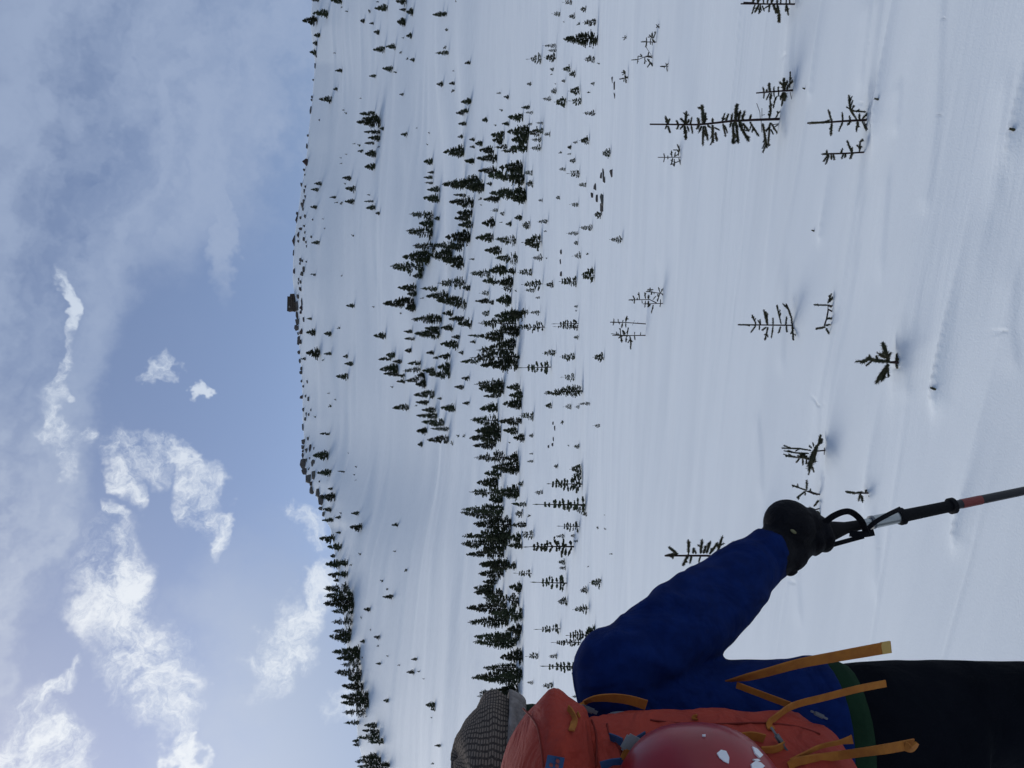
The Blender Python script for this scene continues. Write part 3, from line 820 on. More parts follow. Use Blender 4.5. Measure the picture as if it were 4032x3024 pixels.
for (x0, y0), txt in RT.items():
    for rec in txt.split(';'):
        k = rec[0]
        tx, ty, hh, ww = (float(q) for q in rec[1:].split(','))
        px, py, hpx, wpx = x0 + (tx + hh * 0.5) / 2.765, y0 + ty / 2.765, hh / 2.765, ww / 2.765
        p = hit(px, py)
        sc = p.y / F
        o = link('boulder', random.choice(ROCKS[k]), None, p)
        hz, wx = max(hpx, 5) * sc, max(wpx, 6) * sc
        o.scale = (wx * 1.05, min(wx, hz * 1.6), hz * 1.35)
        o.rotation_euler = (random.uniform(-.15, .15), random.uniform(-.15, .15), random.uniform(-.25, .25))
        o.location.z += hz * 0.30
        tone = {'d': 'dark grey', 'r': 'reddish brown', 'p': 'pale grey'}[k]
        big = 'large' if wpx > 24 else 'small'
        if px > 1700:
            tag(o, '%s %s low rock half buried on the snow flat' % (big, tone), 'rock', '%s %s rocks half buried on the snow flat' % (big, tone))
        elif py > 1850:
            tag(o, '%s %s boulder on the stepped end of the skyline ridge' % (big, tone), 'rock', '%s %s boulders on the stepped ridge end' % (big, tone))
        elif py > 1235:
            tag(o, '%s %s boulder on the ridge between hut and stepped end' % (big, tone), 'rock', '%s %s boulders between hut and ridge end' % (big, tone))
        else:
            tag(o, '%s %s boulder on the long crest beside the hut' % (big, tone), 'rock', '%s %s boulders on the long crest' % (big, tone))

# ------------------------------------------------------------------ hut on the skyline
M_HUT = material('weathered_brown_wall', (0.095, 0.074, 0.055), 0.9, 0.15, color2=(0.055, 0.044, 0.036), cscale=0.6, bump=1.0, bscale=2.0)
M_HUTROOF = material('dark_roof', (0.030, 0.029, 0.030), 0.8, 0.2, var=0.3)
M_HUTGLASS = material('dull_glass', (0.20, 0.19, 0.17), 0.25, 0.5)


def box(name, cx, cy, cz, sx, sy, sz, mat, parent, bev=0.08, jit=0.0, seed=1):
    random.seed(seed)
    bm = bmesh.new()
    bmesh.ops.create_cube(bm, size=1.0)
    for v in bm.verts:
        v.co = Vector((cx + v.co.x * sx + random.uniform(-jit, jit), cy + v.co.y * sy + random.uniform(-jit, jit), cz + v.co.z * sz + random.uniform(-jit, jit)))
    if bev:
        bmesh.ops.bevel(bm, geom=list(bm.edges), offset=bev, segments=1, affect='EDGES')
    me_ = bpy.data.meshes.new(name)
    bm.to_mesh(me_); bm.free()
    me_.materials.append(mat)
    return link(name, me_, parent)


hp = hit(1163, 1190)
sc = hp.y / F
hut = link('hut', None, None, hp)
tag(hut, 'boxy dark brown hut standing alone on the ridge skyline', 'hut')
W_ = 57 * sc; H_ = 33 * sc
for k in range(5):                                   # courses of the wall, each a little uneven
    box('wall_course', -1.2, 3.0, -0.6 + (k + 0.5) * (H_ / 5), W_ + (k % 2) * 0.18, 8.0 + (k % 2) * 0.18, H_ / 5 - 0.03, M_HUT, hut, 0.10, 0.32, 30 + k)
box('roof', -1.2, 3.0, H_ - 0.42, W_ + 0.3, 8.8, 0.34, M_HUTROOF, hut, 0.05, 0.28, 40)
box('annexe', -1.2 + W_ / 2 + 1.15, 2.6, H_ * 0.36 - 0.3, 2.3, 5.0, H_ * 0.74, M_HUT, hut, 0.06, 0.15, 41)
box('window', -1.2 - W_ * 0.22, -1.14, H_ * 0.70, 1.5, 0.14, 1.1, M_HUTGLASS, hut, 0.03, 0.0, 42)
box('door', -1.2 + W_ * 0.15, -1.14, 0.75, 1.3, 0.14, 2.3, M_HUTROOF, hut, 0.03, 0.0, 43)

# ------------------------------------------------------------------ close saplings, traced twig by twig
# tile origin and scale, root pixel of the tile, then: stem polylines 'S x,y x,y .. w' and twigs 'x,y x,y .. w'  (b = bare)
SAPS = [
 ('tall gangly young spruce with bare lower stem and long leader', 2500, 350, 3.16, (1800, 375),
  "S185,440 760,445 900,435 1200,400 1500,385 1800,375 26|420,440 380,350 28|400,440 430,380 25|400,450 380,490 25|410,460 435,535 25|540,440 520,400 25|545,445 525,495 25|640,440 575,375 34|630,440 640,290 34|650,430 670,390 30|610,450 570,490 30|620,460 635,615 34|650,460 670,520 30|690,440 705,365 28|700,450 715,540 30|800,440 785,370 35|850,430 838,215 38|870,430 880,310 30|800,450 775,490 35|830,460 800,530 35|850,460 845,690 35|870,460 905,625 36|900,450 935,480 30|965,430 968,380 28|965,450 972,655 32|985,480 1045,510 25|1000,540 1020,640 28|1080,420 1115,315 30|1130,410 1160,320 25|1095,430 1125,580 32|1115,450 1150,540 25|1200,410 1185,460 35|1200,400 1210,320 38|1250,400 1265,205 42|1290,390 1310,290 42|1330,400 1365,285 38|1220,420 1230,665 42|1260,430 1285,665 38|1290,430 1410,640 40|1340,430 1415,515 30|1230,380 1270,470 48|1290,380 1330,460 44|1420,400 1445,330 25|1430,410 1535,580 28|b1560,385 1555,290 1515,180 7|b1580,360 1580,240 6|b1575,330 1615,320 5|b1570,390 1580,540 9|1670,370 1690,300 1690,200 26|1590,430 1640,720 34|1680,420 1660,680 30|1690,500 1720,560 20|1690,420 1800,600 22|b1700,450 1790,430 12|1740,380 1800,280 16"),
 ('squat bushy sapling touching the tall gangly young spruce', 2800, 0, 3.687, (1185, 1310),
  "S655,1350 1030,1320 1185,1310 26|770,1340 755,1275 28|770,1345 765,1420 28|810,1340 805,1305 22|850,1330 840,1220 38|850,1350 805,1440 30|870,1350 870,1420 38|910,1330 912,1270 25|910,1340 915,1395 25|975,1325 975,1270 25|980,1330 980,1390 20|1060,1320 1055,1150 40|1060,1250 1000,1200 38|1080,1250 1100,1190 38|1100,1310 1120,1240 40|1050,1340 1020,1420 56|1070,1350 1060,1440 60|1040,1440 1025,1530 30|1000,1400 1080,1400 40|1060,1200 1070,1290 44|850,1400 860,1500 870,1600 26|960,1390 930,1450 905,1560 26|1140,1280 1150,1050 26|b1150,1340 1190,1550 9"),
 ('bushy spruce with twin leaders near the edge of the flat', 2800, 0, 3.687, (1215, 60),
  "S430,55 1215,60 24|S470,35 600,40 700,58 16|600,50 640,-70 30|640,60 595,190 28|680,50 680,-120 38|700,60 640,170 28|720,60 695,190 30|760,60 760,-140 30|740,80 770,150 25|870,60 780,120 20|850,70 840,160 30|880,50 890,-160 35|900,70 960,180 40|960,60 950,-180 40|960,70 990,210 50|985,200 985,310 42|1010,60 1010,-150 20|1090,60 1100,-170 22|1090,70 1080,160 22|1100,80 1120,210 28|1140,50 1140,-90 15|1215,-160 1210,20 1215,150 18|700,10 720,-100 30|820,40 830,-130 30"),
 ('short sapling with thick bare leader above a hooked side branch', 2950, 250, 3.687, (1700, 820),
  "S845,865 1180,850 1480,830 1700,820 30|850,865 1150,852 40|1200,845 1150,680 32|1200,860 1185,1030 36|1360,835 1350,720 28|1360,845 1305,970 32|1470,830 1455,770 25|1470,835 1435,885 25|1560,815 1480,690 1460,620 1450,470 36|1490,690 1680,700 34|1600,820 1600,740 34|1640,800 1735,710 30|1570,840 1580,910 44|1560,900 1560,980 32|b1660,830 1720,960 12|1690,880 1750,910 30|1640,840 1720,1000 1760,1110 22"),
 ('thin sapling with a fan of twigs at its top', 2950, 250, 3.687, (1665, 1288),
  "S1065,1315 1200,1310 1400,1305 1665,1288 20|1150,1312 1065,1315 34|1130,1310 1125,1270 40|1150,1320 1085,1410 34|1160,1330 1115,1450 34|1190,1310 1195,1380 30|1220,1320 1235,1390 30|1330,1310 1350,1250 36|1370,1310 1345,1370 30|1400,1310 1390,1360 28|1500,1300 1470,1375 34|1490,1290 1490,1230 25|1480,1280 1425,1130 24|1600,1290 1610,1140 1640,1105 24"),
 ('small feathery sapling in the lee of the tall gangly spruce', 2500, 350, 3.16, (565, 850),
  "S285,852 565,850 9|370,850 360,805 12|370,855 358,905 12|410,850 410,835 12|410,850 410,870 12|460,850 455,775 16|490,850 505,790 14|500,840 540,810 14|470,860 455,930 16|490,870 490,960 14|500,930 445,940 10|500,920 545,900 14|540,760 480,760 12|545,740 530,695 17|540,830 555,700 12|545,860 575,960 14"),
 ('upright sapling with long fingers reaching to one side', 2850, 1100, 4.424, (1200, 800),
  "S245,790 1200,800 24|250,790 545,795 32|560,780 495,630 28|560,800 480,915 36|640,790 600,720 25|640,780 630,705 25|620,800 620,870 28|760,790 700,540 44|760,760 750,590 30|740,830 680,880 38|770,830 720,1050 32|860,790 855,680 28|860,810 830,1010 32|1000,780 925,460 32|990,820 955,930 26|1080,790 1095,660 26|1090,810 1100,910 34|1190,790 1180,680 1140,560 1090,440 30|1190,800 1210,1050 16"),
 ('buried sapling showing only upright twig tips in a row', 2850, 1100, 4.424, (1880, 640),
  "S1815,460 1815,560 1790,690 1750,810 12|1815,450 1580,445 30|1810,420 1870,260 34|1830,400 1895,320 25|1810,450 1885,480 36|1895,680 1800,680 30|1770,830 1610,860 34|1770,800 1845,790 36|1780,850 1830,940 18|S1815,520 1890,560 14"),
 ('low five fingered spruce tip with thick needle clad twigs', 3300, 1300, 5.53, (1300, 700),
  "S1130,700 1300,700 70|1130,690 800,660 680,620 520,700 86|690,620 690,550 40|850,640 840,570 40|1100,660 1040,480 985,300 105|1040,600 900,520 115|1100,740 980,920 850,1120 125|1080,780 960,1080 100|1080,800 1100,1010 52|1255,680 1280,540 1360,390 48|1270,670 1400,560 46|1260,730 1350,970 50"),
 ('bushy sapling with three parallel upright leaders', 3000, 1650, 4.424, (1105, 545),
  "S940,560 1105,545 24|960,460 870,740 100|900,560 830,860 90|860,550 660,515 360,505 34|820,600 600,590 400,555 34|820,680 650,670 420,640 34|650,600 760,650 60|680,660 830,700 50|660,690 600,750 34|710,690 715,790 36|780,690 770,770 36|840,850 815,960 34|880,830 905,920 25|870,510 830,470 30|900,480 890,420 25|960,460 990,440 1020,290 50|1030,430 1050,350 34|b1090,500 1085,620 18"),
 ('leaning three pronged sapling beside the gloved hand', 3000, 1650, 4.424, (1010, 1315),
  "S770,1250 900,1300 1010,1315 22|800,1255 970,1310 34|770,1240 680,1210 540,1155 36|760,1260 700,1300 620,1370 38|780,1230 785,1080 44|840,1260 845,1225 28|750,1270 755,1315 28"),
 ('small splayed twig cluster under the leaning three pronged sapling', 3000, 1650, 4.424, (1000, 1560),
  "S930,1580 1000,1560 18|990,1420 960,1450 920,1510 26|930,1580 830,1540 34|950,1600 850,1640 30|960,1600 1010,1660 44"),
 ('stubby twig tip half sunk in snow near the pole strap', 3000, 1650, 4.424, (1850, 1290),
  "S1620,1290 1850,1290 22|1455,1265 1620,1290 38|1620,1290 1740,1270 44|1720,1300 1690,1400 56|1740,1330 1750,1430 48|1800,1270 1850,1210 38|1860,1330 1930,1385 26"),
 ('many twigged sapling, middle of a loose trio on the flat', 2350, 1050, 5.53, (1435, 800),
  "S1005,810 1435,800 16|S690,725 1150,715 1300,790 18|690,725 800,722 22|830,720 790,640 28|820,730 815,790 25|875,720 880,690 25|930,710 915,570 28|980,730 990,790 20|1060,700 1045,565 28|1060,740 1045,880 25|1120,700 1130,640 46|1120,740 1130,860 40|1390,800 1385,720 15|1390,800 1375,870 18|1220,720 1280,650 25|1230,830 1190,1000 30|1170,820 1120,860 46"),
 ('bent sapling with crossed lower twigs in a loose trio', 2350, 1050, 5.53, (1440, 600),
  "S1080,540 1380,580 1440,600 20|1160,540 1160,470 30|1200,530 1190,600 28|1170,540 1080,545 22|1230,500 1110,510 25|1380,570 1340,460 22|1390,570 1465,440 18|1370,590 1320,750 22|b1420,600 1465,660 12|1330,590 1330,640 25|1240,550 1250,590 22"),
 ('pole thin sapling with needles only near its top', 2350, 1050, 5.53, (1065, 1246),
  "S285,1210 620,1215 1065,1246 20|290,1210 520,1214 26|370,1210 370,1140 22|370,1215 355,1270 22|465,1200 465,1150 28|490,1220 490,1250 20|560,1210 570,1170 25|560,1230 545,1310 44|630,1200 650,1090 38|650,1130 685,1140 25|630,1230 630,1310 30|b800,1230 770,1280 4|b800,1220 820,1170 4|b880,1230 900,1200 4"),
 ('slim sapling with forked leader and one long side branch', 2350, 1050, 5.53, (1060, 1495),
  "S540,1498 730,1500 1060,1495 20|540,1490 320,1460 18|530,1500 345,1495 15|720,1500 540,1500 34|520,1480 510,1350 25|620,1470 570,1400 44|660,1480 685,1335 28|560,1510 480,1550 30|530,1540 540,1630 44|640,1540 635,1630 38|720,1510 735,1600 742,1690 735,1780 38|820,1500 830,1580 36|820,1480 825,1430 20|950,1490 955,1440 22"),
 ('small sapling with upright leader joined by an arching bough', 2400, 50, 5.53, (1020, 640),
  "S680,635 1020,640 20|690,635 800,632 28|810,630 805,555 28|810,640 790,740 28|b790,740 860,850 930,950 14|930,645 930,700 25|890,640 890,685 20|950,560 930,430 28|960,550 1005,420 28|940,560 870,490 28|890,530 840,530 22|890,630 900,560 20|990,650 940,590 38"),
 ('crooked sapling with a curved leader over a dark tangle', 2400, 50, 5.53, (935, 990),
  "S560,1025 640,1015 740,970 840,945 935,985 16|475,1030 600,1020 20|620,1010 605,1100 22|620,1010 620,960 20|700,960 630,945 22|710,960 680,910 28|770,960 770,1100 25|790,950 900,960 38|840,940 850,870 25|820,1000 900,1110 28|900,1070 830,1180 28|b920,960 1000,850 12|900,1090 935,1150 34"),
 ('twin tufted twig tip beside scattered low rocks', 2400, 50, 5.53, (400, 1420),
  "S330,1430 400,1420 20|210,1445 330,1430 28|340,1430 340,1340 28|330,1330 318,1275 50|330,1310 270,1300 24|310,1340 285,1350 20|350,1440 360,1520 30|340,1420 390,1400 36|320,1450 310,1490 25"),
 ('tiny twig with upright tip below the crooked sapling', 2400, 50, 5.53, (1275, 1170),
  "S1225,1165 1275,1170 14|1100,1170 1230,1165 20|1245,1180 1255,1265 26|1240,1160 1275,1105 18|1250,1150 1225,1105 18"),
 ('tiny star shaped twig tip beyond the arching bough', 2400, 50, 5.53, (1085, 300),
  "S1050,300 1085,300 12|1050,300 1020,260 18|1050,300 1070,255 18|1050,300 1020,325 18|1055,300 1078,330 22"),
 ('small leaning star of twigs out on the open flat', 2400, 50, 5.53, (370, 555),
  "S345,552 370,555 12|345,550 280,540 14|340,550 335,500 18|345,560 310,592 18|350,550 368,518 16"),
 ('sapling with upcurved twigs half hidden behind the blue sleeve', 2200, 1900, 1.7015, (1330, 520),
  "S710,490 990,490 1200,510 1330,520 12|715,490 790,478 14|790,475 740,435 12|770,480 765,505 10|870,475 868,390 13|870,480 835,550 14|900,475 905,445 12|890,490 880,535 12|920,480 915,458 10|950,475 960,390 14|970,475 985,430 12|950,490 940,530 10|990,475 1015,400 14|1010,480 1060,410 14|1060,480 1095,365 14|1100,490 1170,400 12|1150,500 1190,580 14|1200,500 1260,430 14|1230,510 1250,600 14"),
]
random.seed(77)
for label, x0, y0, sc, (rx, ry), txt in SAPS:
    root_p = hit(x0 + rx / sc, y0 + ry / sc)
    Y = root_p.y
    o = link('spruce_sapling', None, None, root_p)
    o.empty_display_size = 0.1
    tag(o, label, 'sapling', 'saplings poking from the snow near the hiker')
    px2m = Y / F / sc
    thick = 1.5 if sc < 2 else 1.0
    nl = max(0.010, min(0.016, 13 * px2m))

    def P(q, dy=0.0):
        return at(x0 + q[0] / sc, y0 + q[1] / sc, Y + dy) - root_p
    first = True
    for rec in txt.split('|'):
        kind = rec[0] if rec[0] in 'Sb' else 't'
        toks = rec.lstrip('Sb').split(' ')
        w = float(toks[-1]) * px2m * thick
        pts = [tuple(float(c) for c in t.split(',')) for t in toks[:-1]]
        g = Geo()
        if kind == 'S':
            v = [P(p) for p in pts]
            if v[0].z > v[-1].z: v = v[::-1]
            if first:
                v.insert(0, v[0] + Vector((0, 0, -0.12)))
            n = len(v)
            g.tube(v, [max(0.004, w * (0.70 - 0.34 * k / (n - 1))) for k in range(n)], 6)
            lk = link('trunk' if first else 'stem', g.mesh('trunk', M_TWIG, True), o)
            first = False
            continue
        side = random.uniform(-0.75, 0.75)
        L = 0.0
        v = [P(pts[0])]
        for a_, b_ in zip(pts, pts[1:]):
            L += math.hypot(b_[0] - a_[0], b_[1] - a_[1]) * px2m
            v.append(P(b_, side * L))
        if kind == 'b':
            n = len(v)
            g.tube(v, [max(0.002, w * 0.5 * (1 - 0.5 * k / max(1, n - 1))) for k in range(n)], 5)
            link('bare_twig', g.mesh('bare_twig', M_TWIG), o)
            continue
        rad = max(w * 0.65, 0.006)
        core = max(0.004, rad * 0.60)
        # smooth the path a little, give it a waist at the root and a blunt tip
        path = []
        for a_, b_ in zip(v, v[1:]):
            m = max(3, int((b_ - a_).length / 0.02))
            for k in range(m):
                path.append(a_.lerp(b_, k / m))
        path.append(v[-1])
        n = len(path)
        rr = [core * (0.7 + 0.3 * min(1, 4 * k / n)) * random.uniform(0.78, 1.18) for k in range(n)]
        rr[-1] *= 0.5
        g.tube(path, rr, 6)
        big = rad > 0.02
        for a_, b_ in zip(path, path[1:]):
            g.needles(a_, b_, max(rad * 1.38, 0.010), (2300 if Y < 9 else 1300) * (1 + 20 * rad), wid=0.0016 + 0.00030 * Y)
        # short side twigs, so that no branch is a plain stick
        if L > 0.05:
            dr = (v[-1] - v[0]).normalized()
            for _ in range(random.randint(1, 3) + int(L / 0.12)):
                q0 = path[random.randint(n // 4, max(n // 4, n - 2))]
                o1 = (dr.orthogonal().normalized() * random.uniform(-1, 1) + Vector((0, 1, 0)) * random.uniform(-1.2, 1.2)).normalized()
                q1 = q0 + (dr * 0.75 + o1 * 0.8).normalized() * min(L * random.uniform(0.18, 0.38), 0.07)
                g.tube([q0, q1], [core * 0.7, core * 0.35], 5)
                g.needles(q0, q1, max(rad * 1.1, 0.009), 1900, wid=0.0016 + 0.00030 * Y)
        e_ = (path[-1] - path[-2]).normalized() * rad * 0.6
        g.needles(path[-1], path[-1] + e_, rad * 0.8, 2500, wid=0.0011 + 0.00016 * Y, fwd=1.5)
        link('branch', g.mesh('branch', M_NEEDLE_NEAR), o)

# single twig ends that barely break the surface
for px, py, h_, lab in [(3170, 350, .012, 'single dark twig end near the squat bushy sapling'), (3206, 910, .012, 'single dark twig end alone on blank snow'),
                        (3680, 1533, .014, 'twig end on a small pointed drift past the five fingered tip'), (3992, 512, .012, 'twig end at the tip of a low wind drift'),
                        (3458, 392, .016, 'twig end beside the thick leader sapling')]:
    p = hit(px, py)
    g = Geo()
    a_ = Vector((0, 0, -0.03)); b_ = Vector((0.006, 0.004, h_))
    g.tube([a_, Vector((0.001, 0, 0.002)), b_], [0.006, 0.005, 0.003], 6)
    g.needles(Vector((0, 0, 0.0)), b_, 0.008, 2600, wid=0.0018)
    o = link('twig_end', g.mesh('twig_end', M_NEEDLE_NEAR), None, p)
    tag(o, lab, 'twig', 'single twig ends in the snow')

# ------------------------------------------------------------------ the hiker, seen from behind and to the side at the frame edge
M_BLUE = material('blue_fleece', (0.0040, 0.0175, 0.100), 0.95, 0.10, color2=(0.0028, 0.0125, 0.074), cscale=30, bump=0.35, bscale=500, fold=0.9, fscale=9)
M_GREEN = material('dark_green_layer', (0.012, 0.034, 0.017), 0.95, 0.1, var=0.4, bump=0.3, bscale=400)
M_TROUSER = material('black_trousers', (0.0025, 0.0034, 0.0055), 0.95, 0.06, color2=(0.005, 0.006, 0.009), cscale=6, bump=0.2, bscale=300, fold=0.4, fscale=10)
M_GLOVE = material('black_glove', (0.004, 0.004, 0.006), 0.8, 0.15, color2=(0.010, 0.010, 0.013), cscale=14, bump=0.4, bscale=160, fold=0.5, fscale=22)
M_SKIN = material('skin', (0.50, 0.29, 0.21), 0.55, 0.4)
M_HAIR = material('dark_hair', (0.03, 0.022, 0.017), 0.6, 0.4, bump=0.5, bscale=200)
M_PACK = material('orange_red_pack_cloth', (0.36, 0.042, 0.022), 0.75, 0.25, color2=(0.29, 0.032, 0.020), cscale=5, bump=0.25, bscale=700, fold=0.6, fscale=13)
M_WEB = material('amber_webbing', (0.44, 0.165, 0.026), 0.8, 0.25, color2=(0.36, 0.125, 0.022), cscale=40, bump=0.5, bscale=900)
M_BLUEWEB = material('slate_blue_webbing', (0.035, 0.085, 0.19), 0.8, 0.25, var=0.3, bump=0.4, bscale=800)
M_GREY = material('grey_plastic', (0.15, 0.17, 0.19), 0.45, 0.45, var=0.3)
M_BUCKLE = material('pale_grey_buckle', (0.30, 0.33, 0.33), 0.4, 0.5, var=0.25)
M_WHITE = material('bare_white_shell', (0.72, 0.72, 0.74), 0.6, 0.4)
M_ALU = material('grey_aluminium', (0.42, 0.45, 0.45), 0.32, 0.5, var=0.15)
M_FOAM = material('black_foam', (0.008, 0.008, 0.009), 0.85, 0.2, bump=0.3, bscale=600)
M_SHAFT = material('dark_shaft', (0.014, 0.015, 0.018), 0.4, 0.4, var=0.3)
M_REDBAND = material('red_band', (0.20, 0.028, 0.022), 0.45, 0.45)
for mt_ in (M_ALU,):
    mt_.node_tree.nodes['Principled BSDF'].inputs['Metallic'].default_value = 0.7
# helmet paint: red with soft clear coat
M_HELM = material('red_helmet_paint', (0.30, 0.007, 0.016), 0.36, 0.45, color2=(0.22, 0.005, 0.011), cscale=7, coat=0.18)
# tweed
M_TWEED = bpy.data.materials.new('brown_grey_tweed')
M_TWEED.use_nodes = True
T = NT(M_TWEED.node_tree)
bs = T.n['Principled BSDF']
bs.inputs['Roughness'].default_value = 0.95
bs.inputs['Specular IOR Level'].default_value = 0.1
uvn = T.new('ShaderNodeTexCoord').outputs['UV']
wobn = T.new('ShaderNodeTexNoise'); wobn.inputs['Scale'].default_value = 7.0; T.l.new(uvn, wobn.inputs['Vector'])
uvn = T.v('ADD', uvn, T.v('SCALE', wobn.outputs[1], 0.03))
sep = T.new('ShaderNodeSeparateXYZ'); T.l.new(uvn, sep.inputs[0])
cu = T.m('SINE', T.m('MULTIPLY', sep.outputs[0], 6.2832 * 62)); cv = T.m('SINE', T.m('MULTIPLY', sep.outputs[1], 6.2832 * 30))
chk = T.m('MAXIMUM', T.ramp(cu, 0.1, 0.7), T.ramp(cv, 0.1, 0.7))
nzt = T.noise(T.new('ShaderNodeTexCoord').outputs['Object'], 260, 3, 0.7)
T.set(bs.inputs['Base Color'], T.mix(T.m('MULTIPLY', chk, T.ramp(nzt, 0.25, 0.55, 0.5, 1.0)), (0.200, 0.158, 0.125, 1), (0.050, 0.041, 0.036, 1)))
bpt = T.new('ShaderNodeBump'); bpt.inputs['Strength'].default_value = 0.6; bpt.inputs['Distance'].default_value = 0.003
T.set(bpt.inputs['Height'], nzt); T.l.new(bpt.outputs[0], bs.inputs['Normal'])
M_BRIM = material('pale_grey_wool_trim', (0.30, 0.27, 0.25), 0.95, 0.1, color2=(0.20, 0.175, 0.16), cscale=60, bump=0.6, bscale=300)

HEAD = math.radians(75)                       # the way the hiker faces, from +X towards +Y
fv = Vector((math.cos(HEAD), math.sin(HEAD), 0)); rv = Vector((math.sin(HEAD), -math.cos(HEAD), 0))
TX, TY = -0.671, 1.38
TG = float(ground(TX, TY))


def L3(fw, rt, z):
    return Vector((TX, TY, z)) + fv * fw + rv * rt


def loft(secs, n=28, wr=0.0, seed=0, wf=(3, 14), cap=True):
    """secs: (centre, axis_a, axis_b, [exponent]) rings -> verts, faces; wr = wrinkle depth (fraction)"""
    vs_, fs_ = [], []
    rs = random.Random(seed)
    m = len(secs)
    for k, s in enumerate(secs):
        c, a, b = s[0], s[1], s[2]
        ex = s[3] if len(s) > 3 else 2.0
        for i in range(n):
            q = 6.283185 * i / n
            cs, sn = math.cos(q), math.sin(q)
            u = math.copysign(abs(cs) ** (2 / ex), cs); w = math.copysign(abs(sn) ** (2 / ex), sn)
            wk = 1.0
            if wr:
                wk += wr * float(vn(cs * wf[0] * 0.5 + seed * 3.1, k * wf[1] / m + sn * wf[0] * 0.5 + seed)) + wr * 0.5 * float(vn(cs * wf[0] + 5 + seed, k * wf[1] * 2.1 / m + sn * wf[0] + 9))
            vs_.append(c + a * u * wk + b * w * wk)
    for k in range(m - 1):
        for i in range(n):
            j = (i + 1) % n
            fs_.append((k * n + i, k * n + j, (k + 1) * n + j, (k + 1) * n + i))
    if cap:
        fs_.append(tuple(range(n))[::-1]); fs_.append(tuple((m - 1) * n + i for i in range(n)))
    return vs_, fs_


def spline(pts, per=8):
    """Catmull-Rom through tuples of (Vector, r1, r2 ...)"""
    out = []
    n = len(pts)
    for i in range(n - 1):
        p0, p1, p2, p3 = pts[max(i - 1, 0)], pts[i], pts[i + 1], pts[min(i + 2, n - 1)]
        for k in range(per):
            t = k / per
            row = []
            for a, b, c, d in zip(p0, p1, p2, p3):
                row.append(0.5 * ((2 * b) + (c - a) * t + (2 * a - 5 * b + 4 * c - d) * t * t + (3 * b - a - 3 * c + d) * t ** 3))
            out.append(tuple(row))
    out.append(pts[-1])
    return out


def limb(pts, n=24, wr=0.0, seed=0, per=8, wf=(3, 16)):
    """pts: (Vector, radius) along a limb"""
    sp = spline(pts, per)
    secs = []
    up = None
    for k, (c, r) in enumerate(sp):
        t = (sp[min(k + 1, len(sp) - 1)][0] - sp[max(k - 1, 0)][0]).normalized()
        if up is None: up = t.orthogonal().normalized()
        a = (up - t * up.dot(t)).normalized(); up = a
        secs.append((c, a * r, t.cross(a) * r))
    return loft(secs, n, wr, seed, wf)


def ball(c, a, b, d, n=20, m=12):
    vs_, fs_ = [], []
    for k in range(m + 1):
        th = math.pi * k / m
        th = min(max(th, 0.02), math.pi - 0.02)
        for i in range(n):
            q = 6.283185 * i / n
            vs_.append(c + (a * math.cos(q) + b * math.sin(q)) * math.sin(th) + d * math.cos(th))
    for k in range(m):
        for i in range(n):
            j = (i + 1) % n
            fs_.append((k * n + i, (k + 1) * n + i, (k + 1) * n + j, k * n + j))
    fs_.append(tuple(range(n))); fs_.append(tuple(m * n + i for i in range(n))[::-1])
    return vs_, fs_


def merged(name, pieces, mat, parent, voxel=0.008, smooth=6, base=None):
    vs_, fs_ = [], []
    for v, f in pieces:
        o = len(vs_)
        vs_ += v
        fs_ += [tuple(i + o for i in q) for q in f]
    me_ = mesh(name, [v - base for v in vs_] if base else vs_, fs_, mat)
    bm = bmesh.new(); bm.from_mesh(me_)
    bmesh.ops.recalc_face_normals(bm, faces=bm.faces)
    bm.to_mesh(me_); bm.free()
    ob = link(name, me_, parent)
    if voxel:
        md = ob.modifiers.new('one_skin', 'REMESH'); md.mode = 'VOXEL'; md.voxel_size = voxel; md.use_smooth_shade = True
        ms = ob.modifiers.new('soften', 'SMOOTH'); ms.iterations = smooth; ms.factor = 0.5
    else:
        me_.polygons.foreach_set('use_smooth', [True] * len(me_.polygons))
    return ob


BASE = Vector((TX, TY, TG))
person = link('person', None, None, BASE)
tag(person, 'person in blue fleece and tweed hat leaning on a trekking pole', 'person')
Z = Vector((0, 0, 1))


def ring(fw, rt, z, hw, hd, ex=2.2):
    return (L3(fw, rt, z), rv * hw, fv * hd, ex)


# right arm path from the photograph: shoulder -> elbow -> wrist
ARM = [(L3(-0.01, 0.09, 1.452), .074), (at(2420, 2655, 1.32), .070), (at(2560, 2560, 1.36), .073), (at(2705, 2448, 1.42), .077), (at(2840, 2345, 1.48), .072),
       (at(2950, 2240, 1.53), .060), (at(3050, 2160, 1.57), .051)]
WRIST = at(3060, 2155, 1.57)
HANDC = at(3112, 2098, 1.59)
# body: one continuous skin under the clothes
head_c = L3(0.045, -0.055, 1.615)
body = [
    loft([ring(0, 0, 0.92, .13, .095), ring(0, 0, 1.05, .125, .09), ring(0, 0, 1.2, .13, .095), ring(0, 0, 1.36, .14, .095), ring(0, 0, 1.44, .12, .075), ring(.01, -.02, 1.50, .055, .055), ring(.02, -.04, 1.56, .052, .055), ring(.03, -.055, 1.62, .05, .055)], 24),
    ball(head_c + fv * .005 + Z * .01, rv * .074, fv * .094, Z * .112),
    ball(head_c + fv * .045 - Z * .055, rv * .052, fv * .05, Z * .055),
    ball(head_c + fv * .102 - Z * .012, rv * .013, fv * .02, Z * .026, 12, 8),
    ball(head_c + rv * .076 - Z * .005, rv * .012, fv * .018, Z * .03, 10, 8), ball(head_c - rv * .076 - Z * .005, rv * .012, fv * .018, Z * .03, 10, 8),
    limb([(L3(0, .10, 1.43), .05), (ARM[1][0], .045), (ARM[3][0], .040), (ARM[5][0], .032), (WRIST, .026), (HANDC, .030)]),
    limb([(L3(0, -.10, 1.43), .05), (L3(.0, -.19, 1.40), .045), (L3(.02, -.24, 1.16), .038), (L3(.17, -.22, 1.02), .030), (L3(.26, -.2, .99), .03)]),
]
